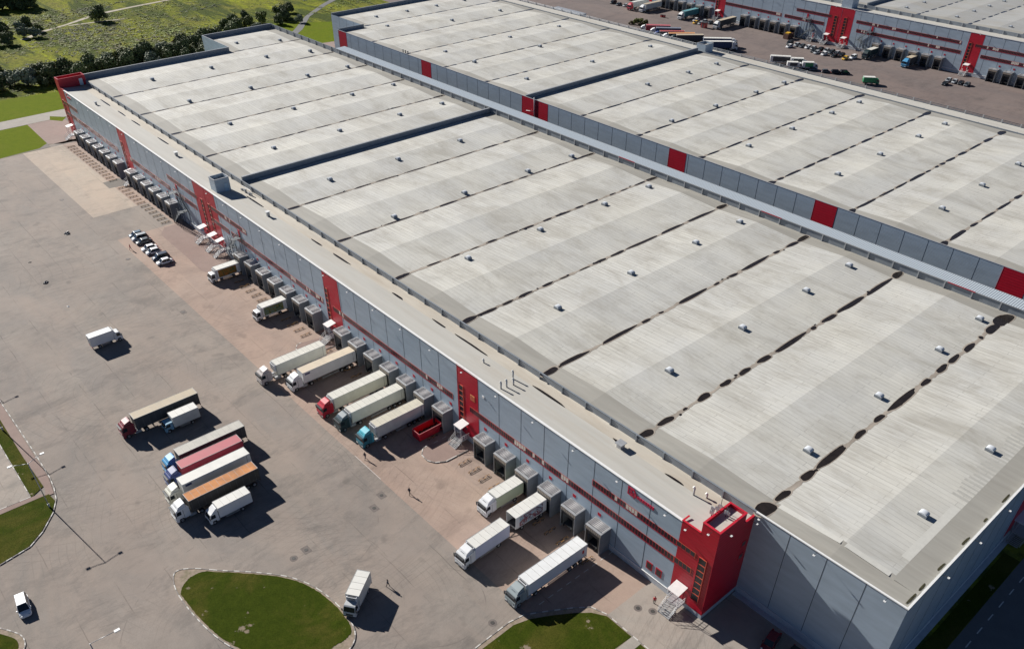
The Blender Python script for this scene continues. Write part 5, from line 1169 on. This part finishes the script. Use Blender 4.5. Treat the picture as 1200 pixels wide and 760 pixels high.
rigid(-164.9, 278.1, 4.8, P_white, R_white, P_white, 'small white van-like truck in front of the group behind the roof rail', rz=R(132), z1=2.8, mural=S_dark, group=ft)
rigid(-159.3, 282.0, 5.0, P_white, R_white, P_white, 'white truck with a green picture side at the right of the far group', rz=R(132), z1=3.2, mural=P_greenlogo, group=ft)
rigid(-129.4, 282.2, 4.8, P_greenlogo, R_white, P_greenlogo, 'lone white roofed green truck in the middle of the far yard', rz=R(131), z1=3.1, group=ft)
# kiosk, bin, container, shrub patch
r = empty('red_kiosk', (-240, 305.8, 0), label='small dark red kiosk standing in the far yard beside parked cars', cat='kiosk')
b = MB(); b.box(-1.3, -1.2, .1, 1.3, 1.2, 2.6); b.build('wall', [paint('kiosk_red', (.30, .03, .03), .3, .6)], r); b = MB(); b.box(-1.5, -1.4, 2.6, 1.5, 1.4, 2.75); b.build('roof', [M_darkm], r); b = MB(); b.box(-.4, -1.24, .15, .4, -1.205, 2.1); b.build('door', [M_darkm], r)
r = empty('rubbish_bins', (-269.1, 306.9, 0), label='pair of small red rubbish bins alone in the far yard', cat='bin')
for i in (-1, 1):
    b = MB(); b.box(-.55, -.5, .1, .55, .5, 1.2); o = b.build('bin_body', [MATS['kiosk_red']], r); o.location = (i*.75, .2*i, 0); b = MB(); b.box(-.6, -.55, 1.2, .6, .55, 1.3); b.build('lid', [M_darkm], o)
r = empty('container_stand', (-198.2, 320.5, 0), label='brown box with a yellow load at the last dock before the outside stair, far yard', cat='container')
b = MB(); skipbox(b, -1.4, 1.4, -2.4, 2.4, .1, 2.5, .1, 0, 0); b.build('body', [pm('rust_brown', (.12, .06, .045), .7, .3)], r)
b = MB(); b.box(-1.0, -1.6, 1.9, 1.0, .6, 2.9); b.build('load', [P_yellow], r)

# ------------------------------------------------------------------ street lamps
def street_lamp(x, y, label):
    r = empty('street_lamp', (x, y, 0), label=label, cat='street lamp', group='two-armed street lamps along the left kerb')
    b = MB(); b.tube((0, 0, 0), (0, 0, 10.8), .11, 8, 0, .07); b.tube((0, 0, 0), (0, 0, .9), .17, 8, 0); b.build('pole', [M_gal], r)
    for s in (-1, 1):
        a = MB(); a.tube((0, 0, 10.75), (-.35+ .0, s*.9, 10.8), .055, 6, 0); a.tube((-.35, s*.9, 10.8), (-.9+.0, s*2.4, 10.95), .05, 6, 0); ao = a.build('arm', [M_gal], r)
        h = MB(); h.box(-1.12, s*2.35, 10.88, -.72, s*3.05, 11.04, 0); h.box(-1.06, s*2.45, 10.84, -.78, s*2.95, 10.879, 1); h.build('lamp_head', [M_white, M_lamp], ao)
    return r
street_lamp(-94.6, -69.9, 'two-armed lamp post in the curved lawn at the left edge, above the van')
street_lamp(-124.0, -69.9, 'two-armed lamp post just outside the left edge, only its long shadow in view')
street_lamp(-154.0, -69.9, 'two-armed lamp post farther out at the left, only its shadow tip in view')
r = empty('street_lamp', (-50.4, -75.0, 0), R(0), label='single-armed street lamp rising from the bottom edge, left of the grass island', cat='street lamp')
b = MB(); b.tube((0, 0, 0), (0, 0, 9.6), .11, 8, 0, .07); b.build('pole', [M_gal], r); b = MB(); b.tube((0, 0, 9.55), (.7, 3.4, 10.1), .05, 6); ao = b.build('arm', [M_gal], r); b = MB(); b.box(.5, 3.3, 10.0, .95, 4.1, 10.2); b.build('lamp_head', [M_white], ao)

# ------------------------------------------------------------------ wheel guides, cones, manholes
gp = None
def ordinal(n): return ['first', 'second', 'third', 'fourth', 'fifth', 'sixth', 'seventh'][n]
SECT = [(6, 'between corner tower and red skip', DOCKS_A[0:6]), (7, 'behind the docked cream trailers', DOCKS_A[6:13]), (7, 'near the two picture trucks', DOCKS_A[13:20]), (6, 'beyond the row of seven cars', DOCKS_A[20:26]), (7, 'nearest the far red corner', DOCKS_A[26:33])]
for n_, where, xs in SECT:
    xs = sorted(xs)
    for i, x in enumerate(xs):
        for s in (-1, 1):
            if gp is None:
                b = MB(); path = [(0, -1.35), (.0, 1.35)]
                pts = [(-.19, -1.25), (-.19, 1.25)]; loop = []
                for k_ in range(9): a = math.pi*k_/8; loop.append((.19*math.cos(a), 1.2+.19*math.sin(a)))
                for k_ in range(9): a = math.pi+math.pi*k_/8; loop.append((.19*math.cos(a), -1.2+.19*math.sin(a)))
                full = []
                for p, q in zip(loop, loop[1:]+loop[:1]):
                    d = math.hypot(q[0]-p[0], q[1]-p[1]); nn = max(1, int(d/.35)); full += [(p[0]+(q[0]-p[0])*t/nn, p[1]+(q[1]-p[1])*t/nn) for t in range(nn)]
                for t, (p, q) in enumerate(zip(full, full[1:]+full[:1])): b.tube((p[0], p[1], .26), (q[0], q[1], .26), .045, 6, 0 if (t % 4) < 2 else 1, cap=False)
                for p in ((-.19, -1), (.19, -1), (-.19, 1), (.19, 1), (-.19, 0), (.19, 0)): b.tube((p[0], p[1], 0), (p[0], p[1], .26), .05, 6, 1)
                gp = b.build('wheel_guide', [M_yel, M_black]); o = gp
            else: o = gp.copy(); C.objects.link(o)
            o.location = (x+s*1.55-.3, -4.95, 0); o.rotation_euler = (0, 0, R(-2+((i*7+s) % 4)))
            tag(o, f"{'right' if s > 0 else 'left'} wheel guide, {ordinal(i)} dock from left, {where}", 'wheel guide', 'striped steel wheel guides in front of the docks')
for i, (x, y, wh) in enumerate([(-54.2, -42.4, 'round manhole cover just above the tip of the leaf-shaped island'), (-54.5, -39.8, 'square manhole patch above the round one near the grass island'), (-57.2, -22.3, 'square manhole nearest the concrete joint, right of the walking person'), (-55.3, -25.2, 'square manhole left of the concrete joint, lower of two'), (-21.4, -25.4, 'dark manhole cover beside the bottom lawn, below the nearest lorry'), (-8.1, -5.8, 'round drain cover left of the man in red'), (-6.1, -4.5, 'round drain cover in front of the man in red'), (-181.3, -22.2, 'manhole frame in the asphalt below the row of seven cars'), (-144.4, -22.5, 'rectangular patched manhole near the middle of the apron joint'), (-234.2, -22.8, 'dark drain grate high up in the open yard')]):
    b = MB(); m1 = pm('cast_iron', (.06, .055, .05), .6, .3, 4); m2 = pm('manhole_surround', (.17, .145, .13), .9, .2, 2)
    if i in (1, 2, 3, 8): b.face([(-.9, -.7, 0), (.9, -.7, 0), (.9, .7, 0), (-.9, .7, 0)], 1)
    else: b.face([(.7*math.cos(a*.3927), .7*math.sin(a*.3927), 0) for a in range(16)], 1)
    b.tube((0, 0, 0), (0, 0, .03), .34, 14, 0); o = b.build('manhole_cover', [m1, m2]); o.location = (x, y, .016); tag(o, wh, 'manhole cover', 'manhole covers in the yard')
for i, (x, y, lab) in enumerate([(-26.0, -4.6, 'orange cone row'),]): pass

for i, (x, y, s_, lab) in enumerate([(-208.7, -29.5, 1.15, 'dark crumpled tarpaulin scrap lying alone high in the open yard'), (-197.1, -43.2, .4, 'small dark scrap of litter left of the larger tarpaulin scrap'), (-182.4, -43.5, .8, 'dark crumpled scrap with a pale edge above the lone white truck'), (-166.0, -43.2, .4, 'small pale scrap of litter just above the lone white truck')]):
    r_ = random.Random(i); b = MB(); n = 9; rows = []
    for j in range(n):
        rows.append([(s_*((j/(n-1)-.5)*2+r_.uniform(-.1, .1)), s_*((k_/(n-1)-.5)*1.4+r_.uniform(-.12, .12))*(1-.7*abs(j/(n-1)-.5)), .02+s_*.35*r_.random()*(1 if 0 < j < n-1 and 0 < k_ < n-1 else .05)) for k_ in range(n)])
    b.grid(rows, 0); o = b.build('tarpaulin_scrap', [pm('dark_plastic', (.03, .04, .06), .5, .3, 3) if i < 3 else M_white]); o.location = (x, y, 0); o.rotation_euler = (0, 0, i*1.1); tag(o, lab, 'litter', 'scraps lying in the yard')

# ------------------------------------------------------------------ people
def person(x, y, face, shirt, trousers, label, stride=.28, arm=.12):
    vs_, ed, rad = [], [], []
    def v(p, r, par=None):
        vs_.append(p); rad.append(r); i = len(vs_)-1
        if par is not None: ed.append((par, i))
        return i
    pel = v((0, 0, .95), .15); ch = v((0, -.02, 1.25), .16, pel); sh = v((0, -.01, 1.44), .13, ch); nk = v((0, -.02, 1.53), .055, sh); hd = v((0, -.04, 1.64), .095, nk); tp = v((0, -.03, 1.74), .075, hd); ns = v((0, -.14, 1.63), .02, hd)
    for s in (-1, 1):
        hp = v((s*.10, 0, .90), .11, pel); kn = v((s*.11, -s*stride*.5-.02, .50), .075, hp); ank = v((s*.11, -s*stride+.04, .09), .048, kn); toe = v((s*.12, -s*stride-.14, .04), .04, ank)
        sd = v((s*.19, 0, 1.42), .07, sh); el = v((s*.25, s*arm*.6, 1.14), .048, sd); wr = v((s*.26, s*arm-.10, .90), .034, el); hn = v((s*.26, s*arm-.14, .82), .038, wr)
        for k_, (dx, dz, ln) in enumerate(((-.03, -.075, 1), (-.01, -.095, 1), (.012, -.09, 1), (.03, -.07, 1))): v((s*.26+dx*.8, s*arm-.16, .82+dz), .011, hn)
        v((s*.26-s*.045, s*arm-.19, .80), .012, hn)
    me = bpy.data.meshes.new('person'); me.from_pydata(vs_, ed, []); o = bpy.data.objects.new('person', me); C.objects.link(o)
    md = o.modifiers.new('skin', 'SKIN'); me.skin_vertices[0].data[0].use_root = True
    for i, r in enumerate(rad): me.skin_vertices[0].data[i].radius = (r, r)
    sb = o.modifiers.new('sub', 'SUBSURF'); sb.levels = 1; sb.render_levels = 1
    dg = bpy.context.evaluated_depsgraph_get(); dg.update(); m2 = bpy.data.meshes.new_from_object(o.evaluated_get(dg)); o.modifiers.clear(); o.data = m2
    for m in (pm('skin', (.42, .25, .18), .6, .08, 5), shirt, trousers, M_black): m2.materials.append(m)
    for p in m2.polygons:
        c = p.center; p.use_smooth = True
        p.material_index = 0 if (c.z > 1.50 or (abs(c.x) > .2 and c.z < .90)) else (1 if c.z > .93 or (abs(c.x) > .19 and c.z > .88) else (3 if c.z < .11 else 2))
    hb = MB(); rows = []
    for i in range(5):
        a = .15+1.35*i/4; rows.append([(.108*math.sin(a)*math.cos(t*.6283), -.035+.02+.118*math.sin(a)*math.sin(t*.6283), 1.665+.115*math.cos(a)) for t in range(10)])
    hb.grid(rows, 0, True, True); hb.face(rows[0]); hb.build('hair', [pm('dark_hair', (.03, .02, .015), .7, .2, 8)], o)
    o.location = (x, y, .01); o.rotation_euler = (0, 0, R(face)); tag(o, label, 'person', 'people walking in the yard'); return o
Cr = pm('red_jacket', (.50, .015, .03), .8, .1, 4); Cd = pm('dark_blue_jacket', (.02, .025, .05), .8, .1, 4); Cb = pm('black_trousers', (.015, .015, .02), .8, .1, 4); Cg = pm('grey_shirt', (.15, .15, .16), .8, .1, 4); Cj = pm('jeans', (.05, .07, .13), .8, .1, 4)
person(-186.2, -19.5, 150, Cr, Cb, 'person in a red top walking on the asphalt below the row of seven cars')
person(-67.8, -18.9, 20, Cd, Cj, 'person in dark blue walking just in front of the teal lorry')
person(-53.9, -18.2, 200, Cd, Cb, 'person in dark clothes walking on the apron above the two square manholes')
person(-38.4, -33.7, -60, Cg, Cb, 'person in grey walking beside the askew white box truck')
person(-7.0, -3.1, 30, Cr, Cb, 'person in a red jacket standing at the foot of the corner tower stairs', .05)

# ------------------------------------------------------------------ vegetation
def leafmat(name, a, b_):
    m, t, p = newmat(name); oi = N(t, 'ShaderNodeObjectInfo'); n = noise(t, coords(t), .8, 4, .7)
    c = mix(t, ramp(t, n, [(.3, 0), (.7, 1)]), a, b_); hs = N(t, 'ShaderNodeHueSaturation'); L(t, c, hs.inputs['Color'])
    L(t, math_(t, 'ADD', math_(t, 'MULTIPLY', oi.outputs['Random'], .5), .75), hs.inputs['Value']); L(t, hs.outputs[0], p.inputs['Base Color'])
    p.inputs['Roughness'].default_value = .8; MATS[name] = m; return m
Lf = [leafmat('dark_leaves', (.075, .10, .035), (.15, .18, .07)), leafmat('silver_leaves', (.16, .19, .13), (.25, .28, .20)), leafmat('olive_leaves', (.11, .13, .035), (.18, .20, .055)), leafmat('brown_leaves', (.12, .10, .05), (.18, .14, .075))]
M_bark = pm('bark', (.10, .08, .06), .9, .2, 3)
def crown_mesh(seed, w_, h_, n=1500, leaf=.34, lumps=9):
    r = random.Random(seed); b = MB(); cs = []
    for i in range(lumps):
        a = r.uniform(0, 6.28); d = r.uniform(.1, .8)*w_; cs.append((math.cos(a)*d, math.sin(a)*d, h_*r.uniform(.25, .82), r.uniform(.2, .42)*w_))
    cs.append((0, 0, h_*.62, w_*.6))
    for i in range(n):
        cx, cy, cz, cr = r.choice(cs); u = Vector((r.gauss(0, 1), r.gauss(0, 1), r.gauss(0, 1))).normalized(); rad = cr*(1-.35*r.random()**2)*r.uniform(.85, 1.12)
        p = Vector((cx, cy, cz))+Vector((u.x*rad, u.y*rad, u.z*rad*.75*h_/(w_*1.1)))
        if p.z < .15: p.z = r.uniform(.1, .6)
        nrm = (u+Vector((r.gauss(0, .5), r.gauss(0, .5), r.gauss(0, .5)))).normalized(); t = nrm.orthogonal().normalized(); q = nrm.cross(t); s = leaf*r.uniform(.6, 1.4)
        b.face([tuple(p-t*s-q*s*.5), tuple(p+t*s*.2-q*s*.8), tuple(p+t*s+q*s*.4), tuple(p-t*s*.1+q*s*.9)], 0)
    return b
PR = []
for i, (w_, h_, li) in enumerate(((3.2, 5.2, 0), (3.8, 6.4, 0), (3.0, 4.2, 1), (2.8, 4.6, 2), (2.4, 3.2, 2), (2.6, 3.0, 3), (1.4, 1.7, 0))):
    r = bpy.data.objects.new('bush', None); C.objects.link(r)
    cr = crown_mesh(40+i, w_, h_, 2600 if i < 4 else 1300, .26 if i < 6 else .2, 14).build('crown', [Lf[li]], r)
    t = MB(); t.tube((0, 0, -.1), (.1, .05, h_*.35), .16, 7, 0, .1)
    for k_ in range(5): a = k_*1.26; t.tube((.1, .05, h_*.28), (math.cos(a)*w_*.4, math.sin(a)*w_*.4, h_*.62), .09, 6, 0, .03)
    t.build('trunk', [M_bark], r); PR.append(r)
used = set()
LABK = ['dark rounded bush', 'tall dark bushy tree', 'silvery grey-green bush', 'olive green bush', 'low olive bush', 'brownish dry bush', 'small dark shrub']
def bush(k_, x, y, s, label, group='bushes along the edge of the meadow'):
    if k_ not in used: o = PR[k_]; used.add(k_)
    else: o = copy_tree(PR[k_])
    o.location = (x, y, 0); o.scale = (s, s, s*random.uniform(.85, 1.1)); o.rotation_euler = (0, 0, random.uniform(0, 6.28)); tag(o, label, 'bush', group)
rb = random.Random(12)
hedge = [(-362, -6, 1, .9), (-366, 2, 2, 1.25), (-360, 6, 2, 1.3), (-372, -10, 0, 1.0), (-378, -2, 0, 1.1), (-356, 14, 0, 1.15), (-366, 14, 1, 1.0), (-357, 22, 1, .8), (-366, 24, 4, 1.2), (-350, 25, 0, 1.1), (-358, 32, 0, 1.2), (-352, 38, 1, 1.1), (-362, 41, 2, 1.2), (-350, 46, 0, 1.25), (-358, 51, 1, 1.15), (-350, 56, 2, 1.2), (-361, 58, 0, 1.25), (-352, 65, 1, 1.25), (-362, 68, 2, 1.3), (-353, 73, 0, 1.3), (-345, 70, 0, 1.0), (-364, 77, 1, 1.1), (-356, 83, 3, 1.3), (-345, 80, 1, 1.1), (-366, 87, 0, 1.2), (-357, 92, 3, 1.2), (-347, 90, 0, 1.2), (-368, 97, 1, 1.1), (-358, 101, 2, 1.1), (-371, 106, 0, 1.2), (-340, 36, 6, 1.4), (-339, 52, 4, 1.0), (-337, 62, 4, .9), (-338, 78, 0, .9), (-340, 92, 3, 1.0), (-376, 92, 5, 1.3), (-380, 80, 5, 1.4), (-372, 72, 5, 1.3), (-371, 62, 5, 1.2), (-376, 66, 5, 1.2), (-381, 72, 5, 1.1), (-374, 48, 4, 1.1), (-368, 34, 3, 1.0), (-384, 108, 1, 1.0), (-392, 116, 1, 1.1), (-398, 112, 0, 1.1), (-404, 120, 1, 1.1), (-396, 124, 3, 1.1), (-408, 128, 0, 1.0), (-388, 125, 2, 1.0), (-400, 134, 3, 1.2), (-405, 148, 1, 1.2), (-398, 146, 0, 1.2), (-412, 156, 1, 1.0), (-392, 140, 0, 1.1), (-388, 150, 2, .9), (-462, 70, 1, 1.25), (-458, 38, 4, 1.1)]
for i, (x, y, k_, s) in enumerate(hedge):
    if i < 35: s *= 1.35; x -= 5
    elif i < 43: s *= 1.2
    if i < 5: wh = f'{["first", "second", "third", "fourth", "fifth"][i]} from left, beyond the far red corner'
    elif i < 35: wh = f'in the hedge beyond the roof, place {i-4} from red corner'
    elif i < 43: wh = f'in the scrub patch behind the hedge, {i-34} from right'
    elif i < 56: wh = f'near the railway and roof notch, {i-42} places along'
    else: wh = 'standing alone beside the dirt path' if i == 56 else 'standing alone where the dirt path bends'
    bush(k_, x, y, s, f'{LABK[k_]} {wh}')
for i in range(34):
    y = rb.uniform(12, 100); x = -358-rb.uniform(0, 16)-(y > 85)*6; k_ = rb.choice([0, 1, 2, 3, 4, 0])
    bush(k_, x, y, rb.uniform(1.0, 1.6), f'{LABK[k_]} filling the hedge beyond the roof edge, infill {i+1}')
for i in range(26):
    x, y = rb.uniform(-480, -440), rb.uniform(-5, 38); k_ = rb.choice([0, 1, 1, 2])
    bush(k_, x, y, rb.uniform(.9, 1.3), f'{LABK[k_]} in the thicket at top left, {i+1} places in', 'thicket at the top left')
for i in range(16):
    x, y = rb.uniform(-545, -515), rb.uniform(25, 55); k_ = rb.choice([0, 1])
    bush(k_, x, y, rb.uniform(1.2, 1.7), f'{LABK[k_]} in the very top left corner, {i+1} places in', 'thicket at the top left')
for i, (dx, dy) in enumerate(((0, 0), (2.2, 1.5), (4.5, 2.8), (-2, -1.4), (1, 2.6), (3.2, .4))):
    bush(5 if i % 2 else 3, -268+dx, 283.4+dy, .62, f'{"brown" if i % 2 else "olive"} shrub in the far yard weed patch, {i+1} from left', 'weedy shrubs in the far yard')
# scrub that reads as one mass: thousands of low tufts following streaks across the meadow
def scrub(name, n, leafm, lo, hi, area, seed, label, thr):
    from mathutils import noise as mn
    r = random.Random(seed); b = MB(); c = 0; tries = 0
    while c < n and tries < n*12:
        tries += 1
        x = r.uniform(area[0], area[1]); y = r.uniform(area[2], area[3])
        if x > -345+ (y < 0)*-10 or (x > -408 and y > 100 and x > -402-.0*y): continue
        u = x*.94+y*.34; w_ = -x*.34+y*.94
        d = mn.noise(Vector((u*.045, w_*.012, seed)))+.45*mn.noise(Vector((x*.05, y*.05, seed+9)))
        if d < thr: continue
        # keep off the dirt path
        if any(abs(x-px)+abs(y-py) < 7 for px, py in ((-487, 121), (-486, 108), (-483, 95), (-480, 84), (-478, 74), (-471, 63), (-465, 54), (-458, 40), (-447, 27), (-462, 66), (-376, 142), (-387, 150), (-398, 160), (-408, 171), (-417, 182), (-425, 193))): continue
        c += 1; s = r.uniform(lo, hi)*(1+max(0, d-thr)); z = 0
        for q in range(7):
            p = Vector((x+r.gauss(0, s*.8), y+r.gauss(0, s*.8), z+s*r.uniform(.03, .38))); nn = Vector((r.gauss(0, .22), r.gauss(0, .22), 1)).normalized(); t = nn.orthogonal().normalized(); k_ = nn.cross(t); l = s*r.uniform(.35, .6)
            b.face([tuple(p-t*l-k_*l*.4), tuple(p+t*l*.3-k_*l*.8), tuple(p+t*l+k_*l*.5), tuple(p-t*l*.2+k_*l*.8)], 0)
    return tag(b.build(name, [leafm]), label, 'scrub', kind='stuff')
AR = (-640, -350, -30, 420)
scrub('dark_scrub', 6000, leafmat('scrub_leaves', (.06, .08, .025), (.10, .125, .04)), .25, .75, AR, 3, 'dark low scrub growing in streaks across the wild meadow', .27)
scrub('olive_scrub', 9000, leafmat('weed_leaves', (.16, .18, .03), (.23, .25, .045)), .25, .75, AR, 8, 'olive tufts and weeds spread over the wild meadow', -.02)
scrub('dry_scrub', 3000, Lf[3], .25, .7, AR, 21, 'dry brownish weeds in patches of the wild meadow', .12)
M_fr = leafmat('fresh_grass_tufts', (.20, .27, .02), (.27, .34, .03))
scrub('fresh_tall_grass', 8000, M_fr, .25, .7, AR, 33, 'bright green tall grass in bands across the wild meadow', .03)
